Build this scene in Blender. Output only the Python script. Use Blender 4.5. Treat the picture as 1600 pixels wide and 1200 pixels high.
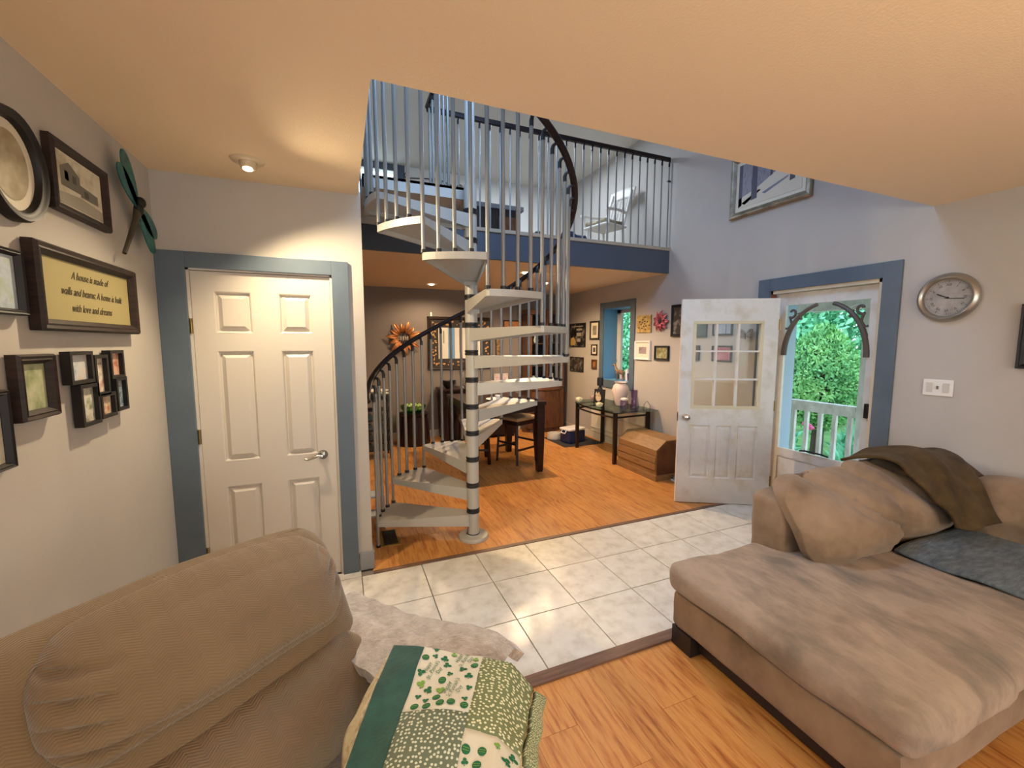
import bpy, bmesh, math, random
from mathutils import Vector, Matrix, noise
random.seed(7)
PI = math.pi
SC = bpy.context.scene
COL = SC.collection
for o in list(bpy.data.objects): bpy.data.objects.remove(o)

# ------------------------------------------------------------ camera, world, lights, exposure
def look(ob, pitch_down, yaw_right):
    ob.rotation_euler = (math.radians(90-pitch_down), 0, math.radians(-yaw_right))
cam_d = bpy.data.cameras.new('camera'); cam = bpy.data.objects.new('camera', cam_d); COL.objects.link(cam)
cam.location = (0, 0, 1.62); look(cam, 5.64, 22.16)
cam_d.sensor_fit = 'HORIZONTAL'; cam_d.sensor_width = 36; cam_d.lens = 36*650/1600
cam_d.clip_start = 0.02; cam_d.clip_end = 200
SC.camera = cam
SC.view_settings.view_transform = 'Standard'; SC.view_settings.look = 'None'
SC.view_settings.gamma = 1; SC.view_settings.use_curve_mapping = False
SC.view_settings.exposure = 0.0
w = bpy.data.worlds.new('world'); SC.world = w; w.use_nodes = True
wn = w.node_tree; bg = wn.nodes['Background']
tc = wn.nodes.new('ShaderNodeTexCoord'); sx = wn.nodes.new('ShaderNodeSeparateXYZ')
rp = wn.nodes.new('ShaderNodeValToRGB'); wn.links.new(tc.outputs['Generated'], sx.inputs[0])
wn.links.new(sx.outputs['Z'], rp.inputs[0]); wn.links.new(rp.outputs[0], bg.inputs[0])
rp.color_ramp.elements[0].color = (.80, .92, 1, 1); rp.color_ramp.elements[1].color = (.42, .62, 1, 1)
bg.inputs[1].default_value = 4.2

def light(kind, name, loc, power, color, size=0.1, rot=None, size_y=None, spot=None, blend=.3):
    d = bpy.data.lights.new(name, kind); o = bpy.data.objects.new(name, d); COL.objects.link(o)
    o.location = loc; d.energy = power; d.color = color
    if kind == 'AREA':
        d.size = size
        if size_y: d.shape = 'RECTANGLE'; d.size_y = size_y
    elif kind in ('POINT', 'SPOT'): d.shadow_soft_size = size
    if kind == 'SPOT': d.spot_size = math.radians(spot); d.spot_blend = blend
    if rot: o.rotation_euler = rot
    return o
WARM = (1, .72, .42)
# eyeball lamp above the closet door
light('SPOT', 'eyeball_light', (-.40, 2.60, 2.50), 105, (1, .80, .52), .03, (math.radians(-16), math.radians(-26), 0), spot=160, blend=.6)
# dining room recessed lamps
light('SPOT', 'dining_light', (2.2, 4.95, 2.47), 200, (1, .70, .40), .04, (0, 0, 0), spot=165, blend=.5)
light('SPOT', 'dining_light', (1.3, 6.45, 2.47), 50, (1, .72, .44), .04, (0, 0, 0), spot=165, blend=.5)
light('SPOT', 'dining_light', (2.85, 5.69, 2.47), 75, (1, .72, .44), .04, (0, 0, 0), spot=165, blend=.5)
# fill area lights added in made-up openings behind the camera and at left
light('AREA', 'room_fill', (1.6, -3.15, 1.45), 62, (1, .95, .86), 2.6, (math.radians(90), 0, 0), 1.5)
light('AREA', 'room_fill', (-.90, -1.6, 1.35), 14, (.62, .78, 1), 1.2, (0, math.radians(-90), 0), 1.3)
# unseen uplight added behind the camera to brighten the living room ceiling
light('SPOT', 'ceiling_fill', (1.3, -1.1, 1.35), 170, (1, .74, .46), .15, (PI, 0, 0), spot=150, blend=.8)
# skylight in the loft roof
light('AREA', 'loft_skylight', (1.0, 2.5, 4.36), 90, (.34, .58, 1), 1.4, (math.radians(12), 0, 0), .9)
light('AREA', 'loft_skylight', (2.6, 5.6, 4.38), 62, (.72, .84, 1), 1.2, (0, 0, 0), .8)
# hazy daylight from the garden side, soft as an overcast sky
sun = light('SUN', 'soft_daylight', (12, 2, 8), 1.6, (.70, .85, 1)); sun.data.angle = math.radians(50)
sun.rotation_euler = Vector((-1, .05, -.55)).to_track_quat('-Z', 'Y').to_euler()

# ------------------------------------------------------------ materials
def S(h):
    h = h.lstrip('#'); v = [int(h[i:i+2], 16)/255 for i in (0, 2, 4)]
    return tuple(c/12.92 if c <= .04045 else ((c+.055)/1.055)**2.4 for c in v) + (1,)
M = {}
def mat(name, col, rough=.6, metal=0, var=None, scale=8, stretch=(1, 1, 1), bump=0, bscale=60, emis=0, alpha=None, coord='Object', sheen=0, rnd=0, spec=.5, trans=0, detail=4):
    if name in M: return M[name]
    m = bpy.data.materials.new(name); m.use_nodes = True; nt = m.node_tree; N = nt.nodes; L = nt.links
    b = N['Principled BSDF']; b.inputs['Roughness'].default_value = rough; b.inputs['Metallic'].default_value = metal
    b.inputs['Specular IOR Level'].default_value = spec
    if sheen: b.inputs['Sheen Weight'].default_value = sheen; b.inputs['Sheen Roughness'].default_value = .5
    if trans: b.inputs['Transmission Weight'].default_value = trans
    c = S(col) if isinstance(col, str) else col
    b.inputs['Base Color'].default_value = c
    tcn = N.new('ShaderNodeTexCoord'); mp = N.new('ShaderNodeMapping'); mp.inputs['Scale'].default_value = stretch
    if coord == 'World':
        g = N.new('ShaderNodeNewGeometry'); L.new(g.outputs['Position'], mp.inputs[0])
    else: L.new(tcn.outputs[coord], mp.inputs[0])
    if rnd or var:
        oi = N.new('ShaderNodeObjectInfo')
    if rnd:
        va = N.new('ShaderNodeVectorMath'); va.operation = 'SCALE'; va.inputs[0].default_value = (13, 7, 5)
        L.new(oi.outputs['Random'], va.inputs['Scale']); L.new(va.outputs[0], mp.inputs['Location'])
    out = None
    if var:
        n = N.new('ShaderNodeTexNoise'); n.inputs['Scale'].default_value = scale; n.inputs['Detail'].default_value = detail
        n.inputs['Roughness'].default_value = .6
        L.new(mp.outputs[0], n.inputs['Vector'])
        r = N.new('ShaderNodeValToRGB'); L.new(n.outputs[0], r.inputs[0])
        cols = [S(x) if isinstance(x, str) else x for x in var]
        e = r.color_ramp.elements; lo, hi = .32, .68
        e[0].position = lo; e[0].color = cols[0]; e[1].position = hi; e[1].color = cols[-1]
        for i, cc in enumerate(cols[1:-1]):
            x = e.new(lo+(hi-lo)*(i+1)/(len(cols)-1)); x.color = cc
        out = r.outputs[0]
    if rnd:
        hs = N.new('ShaderNodeHueSaturation'); mr = N.new('ShaderNodeMapRange')
        L.new(oi.outputs['Random'], mr.inputs[0]); mr.inputs[3].default_value = 1-rnd; mr.inputs[4].default_value = 1+rnd
        L.new(mr.outputs[0], hs.inputs['Value'])
        if out: L.new(out, hs.inputs['Color'])
        else: hs.inputs['Color'].default_value = c
        out = hs.outputs[0]
    if out: L.new(out, b.inputs['Base Color'])
    if bump:
        n2 = N.new('ShaderNodeTexNoise'); n2.inputs['Scale'].default_value = bscale; n2.inputs['Detail'].default_value = 3
        L.new(mp.outputs[0], n2.inputs['Vector'])
        bp = N.new('ShaderNodeBump'); bp.inputs['Strength'].default_value = bump; bp.inputs['Distance'].default_value = .01
        L.new(n2.outputs[0], bp.inputs['Height']); L.new(bp.outputs[0], b.inputs['Normal'])
    if emis:
        b.inputs['Emission Color'].default_value = c; b.inputs['Emission Strength'].default_value = emis
    M[name] = m; return m
wall_p = mat('wall_paint', '#b3aca3', .75, bump=.05, bscale=90, var=('#b0a9a0', '#b6afa6'), scale=1.5)
ceil_p = mat('ceiling_paint', '#e6cfae', .85, bump=.12, bscale=120)
loft_ceil = mat('loft_ceiling_paint', '#d2cec6', .85)
dark_wall = mat('taupe_wall_paint', '#7d746f', .8, bump=.05, bscale=90)
trim_b = mat('blue_trim_paint', '#56636f', .45, var=('#525f6b', '#5a6773'), scale=3)
fascia_b = mat('blue_fascia_paint', '#434b58', .5)
reveal_lit = mat('daylit_reveal_blue', '#5a8fb8', .6)  # blue trim paint with the daylight tint put into its colour
door_w = mat('cream_door_paint', '#c6beb2', .45)
oldwhite = mat('aged_white_paint', '#d3cfc6', .5, var=('#c9c2b2', '#d8d5ce', '#d2cfc9'), scale=5, bump=.06, bscale=40)
lamin = mat('cherry_laminate', '#b9713a', .34, var=('#9a5a28', '#bd7c3e', '#cc914e', '#c38444'), scale=5, stretch=(9, .9, 1), coord='World', rnd=.09, spec=.5, detail=8, bump=.03, bscale=30)
tile_m = mat('beige_ceramic_tile', '#cfc6b3', .33, var=('#c9c1b0', '#dcd5c6', '#e4dfd2'), scale=11, coord='World', rnd=.03, detail=8)
grout = mat('grout', '#857b6e', .9)
thresh_m = mat('walnut_threshold', '#6f5240', .5, var=('#5c4130', '#80604a'), scale=6, stretch=(.6, 8, 1))
base_g = mat('grey_baseboard_paint', '#8b8e90', .5)
base_w = mat('white_baseboard_paint', '#c9c1b6', .5)
silver = mat('silver_powder_coat', '#b3afa6', .42, metal=.15, bump=.04, bscale=200)
silver2 = mat('silver_baluster', '#918d86', .38, metal=.35)
blackp = mat('black_rubber', '#1b1a1c', .45)
rail_m = mat('dark_brown_handrail', '#241716', .5, spec=.3)
chrome = mat('brushed_nickel', '#b9b4aa', .25, metal=1)
brass = mat('old_brass', '#8d7648', .35, metal=1)
frame_b = mat('black_wood_frame', '#1c1817', .5, spec=.3)
frame_br = mat('dark_brown_frame', '#2a1f1b', .5, spec=.3, var=('#1f1613', '#34251f'), scale=14, stretch=(1, 1, 6))
darkwood = mat('espresso_wood', '#2c1714', .35, spec=.3, var=('#1c0d0b', '#2c1713'), scale=8, stretch=(1, 1, 5))
cherry = mat('cherry_cabinet_wood', '#5e3a24', .35, var=('#442818', '#6c452a'), scale=6, stretch=(4, 4, 1))
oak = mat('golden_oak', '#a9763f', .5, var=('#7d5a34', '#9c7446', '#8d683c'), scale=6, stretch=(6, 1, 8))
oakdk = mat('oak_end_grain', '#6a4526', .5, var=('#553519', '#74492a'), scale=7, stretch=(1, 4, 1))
microfib = mat('tan_microfibre', '#86705a', .95, var=('#705c47', '#8a7259', '#9b8268'), scale=3.2, stretch=(1, 1.2, 1), sheen=.12, bump=.15, bscale=160, spec=.15)
chaise_m = mat('worn_tan_microfibre', '#937a62', .95, var=('#6f6557', '#8a7967', '#a18d78', '#8f7c6a'), scale=3.4, stretch=(1.8, .8, 1), sheen=.12, bump=.2, bscale=140, spec=.12, detail=8)
recl_m = None
plinth = mat('black_plinth', '#241a18', .5)
white_c = mat('white_ceramic', '#e6e2da', .25)
def glass_mat(name, tint, gl=.12, rough=.02):
    m = bpy.data.materials.new(name); m.use_nodes = True; nt = m.node_tree; N = nt.nodes; L = nt.links
    for n in list(N):
        if n.type == 'BSDF_PRINCIPLED': N.remove(n)
    t = N.new('ShaderNodeBsdfTransparent'); t.inputs[0].default_value = tint
    g = N.new('ShaderNodeBsdfGlossy'); g.inputs['Roughness'].default_value = rough
    mx = N.new('ShaderNodeMixShader'); mx.inputs[0].default_value = gl
    L.new(t.outputs[0], mx.inputs[1]); L.new(g.outputs[0], mx.inputs[2])
    L.new(mx.outputs[0], N['Material Output'].inputs[0]); M[name] = m; return m
glass = glass_mat('window_glass', (.93, .97, .97, 1), .008)
tableglass = glass_mat('smoked_glass', (.55, .68, .64, 1), .25)
greenglass = glass_mat('green_glass', (.45, .75, .45, 1), .15)
purpleglass = glass_mat('lilac_glass', (.78, .66, .86, 1), .15)
bulb = mat('glowing_bulb', (1, .80, .5, 1), .4, emis=14)

def herringbone(name, c1, c2):
    m = bpy.data.materials.new(name); m.use_nodes = True; nt = m.node_tree; N = nt.nodes; L = nt.links
    b = N['Principled BSDF']; b.inputs['Roughness'].default_value = .95; b.inputs['Specular IOR Level'].default_value = .1
    b.inputs['Sheen Weight'].default_value = .3
    tcn = N.new('ShaderNodeTexCoord'); sp = N.new('ShaderNodeSeparateXYZ'); L.new(tcn.outputs['Object'], sp.inputs[0])
    def mth(op, a, bb=None, v=None):
        n = N.new('ShaderNodeMath'); n.operation = op
        if hasattr(a, 'links'): L.new(a, n.inputs[0])
        else: n.inputs[0].default_value = a
        if bb is not None:
            if hasattr(bb, 'links'): L.new(bb, n.inputs[1])
            else: n.inputs[1].default_value = bb
        return n.outputs[0]
    pp = mth('PINGPONG', sp.outputs['X'], .03)
    sm = mth('ADD', sp.outputs['Z'], sp.outputs['Y'])
    wv = mth('ADD', mth('MULTIPLY', pp, .8), sm)
    st = mth('SINE', mth('MULTIPLY', wv, 620))
    n = N.new('ShaderNodeTexNoise'); n.inputs['Scale'].default_value = 4; n.inputs['Detail'].default_value = 6; L.new(tcn.outputs['Object'], n.inputs['Vector'])
    mx = N.new('ShaderNodeMix'); mx.data_type = 'RGBA'; L.new(n.outputs[0], mx.inputs[0])
    mx.inputs[6].default_value = S(c1); mx.inputs[7].default_value = S(c2)
    dk = N.new('ShaderNodeMix'); dk.data_type = 'RGBA'; dk.blend_type = 'MULTIPLY'
    f = mth('MULTIPLY', mth('ADD', st, 1), .13); L.new(f, dk.inputs[0])
    L.new(mx.outputs[2], dk.inputs[6]); dk.inputs[7].default_value = (.35, .3, .25, 1)
    L.new(dk.outputs[2], b.inputs['Base Color'])
    bp = N.new('ShaderNodeBump'); bp.inputs['Strength'].default_value = .35; bp.inputs['Distance'].default_value = .002
    L.new(st, bp.inputs['Height']); L.new(bp.outputs[0], b.inputs['Normal']); M[name] = m; return m
recl_m = herringbone('herringbone_chenille', '#76624a', '#8f7858')
def dots(name, base, dot, scale=60, thr=.32, coord='UV'):
    m = bpy.data.materials.new(name); m.use_nodes = True; nt = m.node_tree; N = nt.nodes; L = nt.links
    b = N['Principled BSDF']; b.inputs['Roughness'].default_value = .9; b.inputs['Specular IOR Level'].default_value = .2
    tcn = N.new('ShaderNodeTexCoord'); v = N.new('ShaderNodeTexVoronoi'); v.inputs['Scale'].default_value = scale; v.voronoi_dimensions = '2D'; v.inputs['Randomness'].default_value = .75
    L.new(tcn.outputs[coord], v.inputs['Vector'])
    mt = N.new('ShaderNodeMath'); mt.operation = 'LESS_THAN'; mt.inputs[1].default_value = thr; L.new(v.outputs['Distance'], mt.inputs[0])
    mx = N.new('ShaderNodeMix'); mx.data_type = 'RGBA'; L.new(mt.outputs[0], mx.inputs[0])
    mx.inputs[6].default_value = S(base); mx.inputs[7].default_value = S(dot)
    L.new(mx.outputs[2], b.inputs['Base Color']); M[name] = m; return m

# ------------------------------------------------------------ mesh builder
class MB:
    def __init__(s): s.bm = bmesh.new()
    def box(s, x0, x1, y0, y1, z0, z1, bev=0):
        vs = [s.bm.verts.new(v) for v in ((x0, y0, z0), (x1, y0, z0), (x1, y1, z0), (x0, y1, z0), (x0, y0, z1), (x1, y0, z1), (x1, y1, z1), (x0, y1, z1))]
        fs = [s.bm.faces.new([vs[i] for i in f]) for f in ((0, 3, 2, 1), (4, 5, 6, 7), (0, 1, 5, 4), (1, 2, 6, 5), (2, 3, 7, 6), (3, 0, 4, 7))]
        if bev:
            es = {e for f in fs for e in f.edges}
            bmesh.ops.bevel(s.bm, geom=list(es), offset=bev, segments=2, affect='EDGES', profile=.7)
        return s
    def prism(s, pts, axis, a, b, holes=None):
        # pts 2D polygon; axis 'x': pts=(y,z) ; 'y': pts=(x,z) ; 'z': pts=(x,y); a is extruded to b
        def P3(p, t): return {'x': (t, p[0], p[1]), 'y': (p[0], t, p[1]), 'z': (p[0], p[1], t)}[axis]
        A = [s.bm.verts.new(P3(p, a)) for p in pts]; B = [s.bm.verts.new(P3(p, b)) for p in pts]
        n = len(pts)
        s.bm.faces.new(A); s.bm.faces.new(B[::-1])
        for i in range(n): s.bm.faces.new((A[i], B[i], B[(i+1) % n], A[(i+1) % n]))
        return s
    def cyl(s, p0, p1, r, r2=None, n=16, caps=True):
        p0 = Vector(p0); p1 = Vector(p1); r2 = r if r2 is None else r2
        d = (p1-p0).normalized(); u = d.orthogonal().normalized(); v = d.cross(u)
        A = [s.bm.verts.new(p0+(u*math.cos(2*PI*i/n)+v*math.sin(2*PI*i/n))*r) for i in range(n)]
        B = [s.bm.verts.new(p1+(u*math.cos(2*PI*i/n)+v*math.sin(2*PI*i/n))*r2) for i in range(n)]
        for i in range(n): s.bm.faces.new((A[i], A[(i+1) % n], B[(i+1) % n], B[i]))
        if caps: s.bm.faces.new(A[::-1]); s.bm.faces.new(B)
        return s
    def tube(s, pts, r, n=8, closed=False, sx=1, up=None):
        pts = [Vector(p) for p in pts]; rings = []; prev = None; m = len(pts)
        for i, p in enumerate(pts):
            a = pts[(i-1) % m] if (closed or i > 0) else p; b = pts[(i+1) % m] if (closed or i < m-1) else p
            t = (b-a).normalized()
            if up is not None: v = Vector(up); u = v.cross(t).normalized(); v = t.cross(u)
            else:
                if prev is None: prev = t.orthogonal().normalized()
                u = (prev-t*prev.dot(t)).normalized(); prev = u; v = t.cross(u)
            rr = r[i] if isinstance(r, (list, tuple)) else r
            rings.append([s.bm.verts.new(p+(u*math.cos(2*PI*k/n)*sx+v*math.sin(2*PI*k/n))*rr) for k in range(n)])
        for i in range(m if closed else m-1):
            A = rings[i]; B = rings[(i+1) % m]
            for k in range(n): s.bm.faces.new((A[k], A[(k+1) % n], B[(k+1) % n], B[k]))
        if not closed: s.bm.faces.new(rings[0][::-1]); s.bm.faces.new(rings[-1])
        return s
    def lathe(s, prof, n=24, c=(0, 0), sy=1):
        rings = []
        for r, z in prof:
            rings.append([s.bm.verts.new((c[0]+max(r, 1e-4)*math.cos(2*PI*k/n), c[1]+sy*max(r, 1e-4)*math.sin(2*PI*k/n), z)) for k in range(n)])
        for A, B in zip(rings, rings[1:]):
            for k in range(n): s.bm.faces.new((A[k], A[(k+1) % n], B[(k+1) % n], B[k]))
        s.bm.faces.new(rings[0][::-1]); s.bm.faces.new(rings[-1]); return s
    def ell(s, c, r, n=14, m=9, rot=None):
        bm2 = bmesh.ops.create_uvsphere(s.bm, u_segments=n, v_segments=m, radius=1)
        R = rot.to_matrix() if rot else Matrix.Identity(3)
        for v in bm2['verts']: v.co = R @ Vector((v.co.x*r[0], v.co.y*r[1], v.co.z*r[2])) + Vector(c)
        return s
    def grid(s, fn, nu, nv, uvs=True, close_u=False):
        ul = s.bm.loops.layers.uv.verify()
        V = [[s.bm.verts.new(fn(i/nu, j/nv)) for j in range(nv+1)] for i in range(nu+1)]
        for i in range(nu):
            for j in range(nv):
                f = s.bm.faces.new((V[i][j], V[i+1][j], V[i+1][j+1], V[i][j+1]))
                for l, (a, b) in zip(f.loops, ((i, j), (i+1, j), (i+1, j+1), (i, j+1))): l[ul].uv = (a/nu, b/nv)
        return s
    def cushion(s, x0, x1, y0, y1, z0, z1, r, puff=(0, 0, 0), wr=0, wf=4, seed=0, n=14):
        # rounded soft box, puffed outwards per axis, wrinkled with noise
        c = Vector(((x0+x1)/2, (y0+y1)/2, (z0+z1)/2)); h = Vector(((x1-x0)/2, (y1-y0)/2, (z1-z0)/2))
        r = min(r, h.x*.98, h.y*.98, h.z*.98); inn = Vector((h.x-r, h.y-r, h.z-r))
        t = bmesh.new(); bmesh.ops.create_cube(t, size=2)
        bmesh.ops.subdivide_edges(t, edges=t.edges[:], cuts=n, use_grid_fill=True)
        for v in t.verts:
            q = Vector((math.sin(v.co.x*PI/2)*.35+v.co.x*.65, math.sin(v.co.y*PI/2)*.35+v.co.y*.65, math.sin(v.co.z*PI/2)*.35+v.co.z*.65))
            p = Vector((q.x*h.x, q.y*h.y, q.z*h.z))
            k = Vector((max(-inn.x, min(inn.x, p.x)), max(-inn.y, min(inn.y, p.y)), max(-inn.z, min(inn.z, p.z))))
            d = p-k
            nrm = d.normalized() if d.length > 1e-6 else Vector((0, 0, 0))
            o = k+nrm*r if d.length > 1e-6 else p
            fx, fy, fz = 1-q.x**2, 1-q.y**2, 1-q.z**2
            o += Vector((nrm.x*puff[0]*fy*fz, nrm.y*puff[1]*fx*fz, nrm.z*puff[2]*fx*fy))
            if wr:
                nn = noise.noise(Vector((o.x*wf+seed*3.1, o.y*wf, o.z*wf)))+.5*noise.noise(Vector((o.x*wf*2.7, o.y*wf*2.2+seed, o.z*wf*2.7)))
                o += nrm*nn*wr
            v.co = o+c
        me = bpy.data.meshes.new('t'); t.to_mesh(me); t.free(); s.bm.from_mesh(me); bpy.data.meshes.remove(me)
        return s
    def xf(s, M4): bmesh.ops.transform(s.bm, matrix=M4, verts=s.bm.verts[:]); return s
    def build(s, name, m, parent=None, smooth=False, label=None, loc=None, kind=None):
        bmesh.ops.recalc_face_normals(s.bm, faces=s.bm.faces[:])
        me = bpy.data.meshes.new(name); s.bm.to_mesh(me); s.bm.free(); me.materials.append(m)
        if smooth:
            for p in me.polygons: p.use_smooth = True
            if smooth is True or smooth < 60: me.set_sharp_from_angle(angle=math.radians(42))
        o = bpy.data.objects.new(name, me); COL.objects.link(o)
        if parent: o.parent = parent
        if loc: o.location = loc
        if label: o['label'] = label
        if kind: o['kind'] = kind
        return o
def inst(src, name, parent, loc=(0, 0, 0), rotz=0, label=None):
    o = src.copy(); o.name = name; COL.objects.link(o); o.parent = parent; o.location = loc; o.rotation_euler = (0, 0, rotz)
    if label: o['label'] = label
    return o
def thing(name, label, cat, loc=(0, 0, 0), rz=0, group=None):
    o = bpy.data.objects.new(name, None); COL.objects.link(o); o.location = loc; o.rotation_euler = (0, 0, rz)
    o.empty_display_size = .1; o['label'] = label; o['category'] = cat
    if group: o['group'] = group
    return o
def tag(o, label, cat, group=None):
    o['label'] = label; o['category'] = cat
    if group: o['group'] = group
    return o
def struct(name, mb, m, parent=None, smooth=False, label=None):
    o = mb.build(name, m, parent, smooth)
    if not parent: o['kind'] = 'structure'
    if label: o['label'] = label
    return o
def dup(root, loc, rz, label, group=None):
    r = root.copy(); COL.objects.link(r); r.location = loc; r.rotation_euler = (0, 0, rz); r['label'] = label
    if group: r['group'] = group
    for ch in list(root.children):
        c = ch.copy(); COL.objects.link(c); c.parent = r
        for g in ch.children:
            d = g.copy(); COL.objects.link(d); d.parent = c
    return r

# ------------------------------------------------------------ room shell
XL, XR, YC, XC, HC = -.97, 3.946, 3.026, .149, 2.59
YF, HD, YL, ZL, ZT = 7.1, 2.52, 4.34, 2.83, 4.43
fl = struct('floor', MB().box(XL-.2, XR+.4, -3.4, YF+.2, -.1, -.008), grout)
# ceramic tiles
tx0, ty0, ts = .0707, 2.935, .4108
tb = {}
def rect_piece(name, x0, x1, y0, y1, z1, m, par, bev=.0015):
    w_, d_ = round(x1-x0, 4), round(y1-y0, 4)
    if (w_, d_, m.name) in tb:
        return inst(tb[(w_, d_, m.name)], name, par, ((x0+x1)/2, (y0+y1)/2, 0))
    o = MB().box(-w_/2, w_/2, -d_/2, d_/2, -.008, z1, bev).build(name, m, par, loc=((x0+x1)/2, (y0+y1)/2, 0))
    tb[(w_, d_, m.name)] = o; return o
for i in range(-3, 10):
    for j in range(3):
        a, b = max(XL, tx0+ts*i+.003), min(XR, tx0+ts*(i+1)-.003)
        if b-a > .02: rect_piece('tile', a, b, ty0-ts*(j+1)+.003, ty0-ts*j-.003, .006, tile_m, fl)
    a, b = tx0+ts*i+.003, tx0+ts*(i+1)-.003
    if b < XC+.1: rect_piece('tile', max(a, XL), min(b, XC-.003), ty0+.003, YC, .006, tile_m, fl)
# laminate planks, laid towards the far wall
pw = .195
def planks(x0, x1, y0, y1, L=1.24):
    x = x0; k = 0
    while x < x1-.01:
        xe = min(x+pw, x1); y = y0-random.random()*L
        while y < y1:
            a, b = max(y, y0), min(y+L, y1)
            if b-a > .02: rect_piece('plank', x+.0006, xe-.0006, a+.0006, b-.0006, .004, lamin, fl, .0008)
            y += L
        x = xe; k += 1
planks(XC, XR, 2.97, YF)
planks(-.3, 3.4, .3, 1.64)
struct('floor.001', MB().box(XL, XR, -3.2, .3, -.008, .004), lamin)
struct('floor.002', MB().box(XL, -.3, .3, 1.64, -.008, .004), lamin)
struct('floor.003', MB().box(XL, XC, 3.15, YF, -.008, .004), lamin)
def tr(n, mb, m): return struct('trim_%d' % n, mb, m)
tr(1, MB().box(XL, XR, 1.636, 1.703, -.008, .016, .004), thresh_m)
tr(2, MB().box(XC, XR, 2.932, 2.972, -.008, .012, .003), thresh_m)
# walls
struct('wall_left', MB().box(XL-.15, XL, -.7, YC+.1, 0, HC+.2).box(XL-.15, XL, -3.3, -2.4, 0, HC+.2).box(XL-.15, XL, -2.4, -.7, 0, .7).box(XL-.15, XL, -2.4, -.7, 2.05, HC+.2), wall_p)
DX0, DX1, DZ = -.815, -.062, 2.045
struct('wall_closet', MB().box(XL, DX0-.02, YC, YC+.12, 0, HC+.02).box(DX1+.02, XC, YC, YC+.12, 0, HC+.02).box(DX0-.02, DX1+.02, YC, YC+.12, DZ+.015, HC+.02)
       .box(XC-.10, XC, YC+.12, YL+.1, 0, ZL), wall_p)
struct('wall_far', MB().box(XL-.15, XR+.15, YF, YF+.12, 0, HD+.1), dark_wall)
struct('wall_far_left', MB().box(XL-.15, XL, 3.15, YF, 0, HD+.1), dark_wall)
WY0, WY1, WZ0, WZ1 = 5.05, 5.73, 1.03, 2.16      # recessed window opening
EY0, EY1, EZ = 1.98, 2.90, 2.13                   # entrance opening
rw = MB()
XT = XR+.36
for a, b, z0, z1 in ((-3.3, EY0, 0, ZT), (EY0, EY1, EZ, ZT), (EY1, WY0, 0, ZT), (WY0, WY1, 0, WZ0), (WY0, WY1, WZ1, ZT), (WY1, YF, 0, ZT)):
    rw.box(XR, XT, a, b, z0, z1)
struct('wall_right', rw, wall_p)
struct('wall_back', MB().box(XL, .3, -3.4, -3.2, 0, HC).box(2.9, XR, -3.4, -3.2, 0, HC).box(.3, 2.9, -3.4, -3.2, 0, .7).box(.3, 2.9, -3.4, -3.2, 2.2, HC), wall_p)
for k, args in enumerate(((.3, 2.9),)):
    wf = struct('fill_window', MB().box(.3, 2.9, -3.38, -3.3, .7, .76).box(.3, 2.9, -3.38, -3.3, 2.14, 2.2).box(.3, .36, -3.38, -3.3, .76, 2.14).box(2.84, 2.9, -3.38, -3.3, .76, 2.14).box(1.57, 1.63, -3.38, -3.3, .76, 2.14), base_w)  # window added in the unseen back wall to hold the fill light
    MB().box(.36, 2.84, -3.35, -3.345, .76, 2.14).build('pane', glass, wf)
# ceilings : living room slab, dining slab carries the loft, roof
struct('ceiling', MB().box(XL-.15, XR, -3.4, 1.715, HC, HC+.2).box(XL-.15, XC-.015, 1.715, YC+.12, HC, HC+.2), ceil_p)
struct('wall_stairwell', MB().box(XL, XR, 1.615, 1.715, HC+.2, ZT).box(XC-.115, XC-.015, 1.715, YL, HC+.2, ZT), wall_p)
struct('ceiling.001', MB().box(XL, XR, YL+.02, YF, HD, ZL-.02), ceil_p)
struct('floor.004', MB().box(XL, XR, YL, YF, ZL-.02, ZL), mat('loft_carpet', '#9a8f80', .95))
struct('ceiling.002', MB().box(XL, XR, 1.6, YF+.1, ZT, ZT+.1), loft_ceil)
struct('wall_loft_left', MB().box(XL-.12, XL, YL, YF, ZL, ZT), wall_p)
lw = (-.55, .86, 3.90, 4.33)
struct('wall_loft_far', MB().box(XL, lw[0], YF, YF+.12, ZL, ZT).box(lw[1], XR, YF, YF+.12, ZL, ZT).box(lw[0], lw[1], YF, YF+.12, ZL, lw[2]).box(lw[0], lw[1], YF, YF+.12, lw[3], ZT), loft_ceil)
tr(3, MB().box(XC-.01, XR, YL-.02, YL+.02, HD-.005, ZL-.035), fascia_b)
tr(4, MB().box(XC-.01, XR, YL-.035, YL+.06, ZL-.035, ZL+.003, .004), mat('beige_edge_board', '#a39684', .6))
struct('baseboard_closet', MB().box(DX1+.125, XC+.012, YC-.014, YC, .006, .135, .004).box(XC, XC+.012, YC, YC+.1, .006, .135), base_g)
struct('baseboard_left', MB().box(XL, XL+.014, -2.8, YC, .006, .11, .004), base_w)
struct('baseboard_far', MB().box(XC, XR, YF-.016, YF, .004, .12, .004), base_w)
struct('baseboard_right', MB().box(XR-.014, XR, EY1+.14, YF, .004, .11, .004).box(XR-.014, XR, -3, EY0-.14, .004, .11, .004), base_w)

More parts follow.
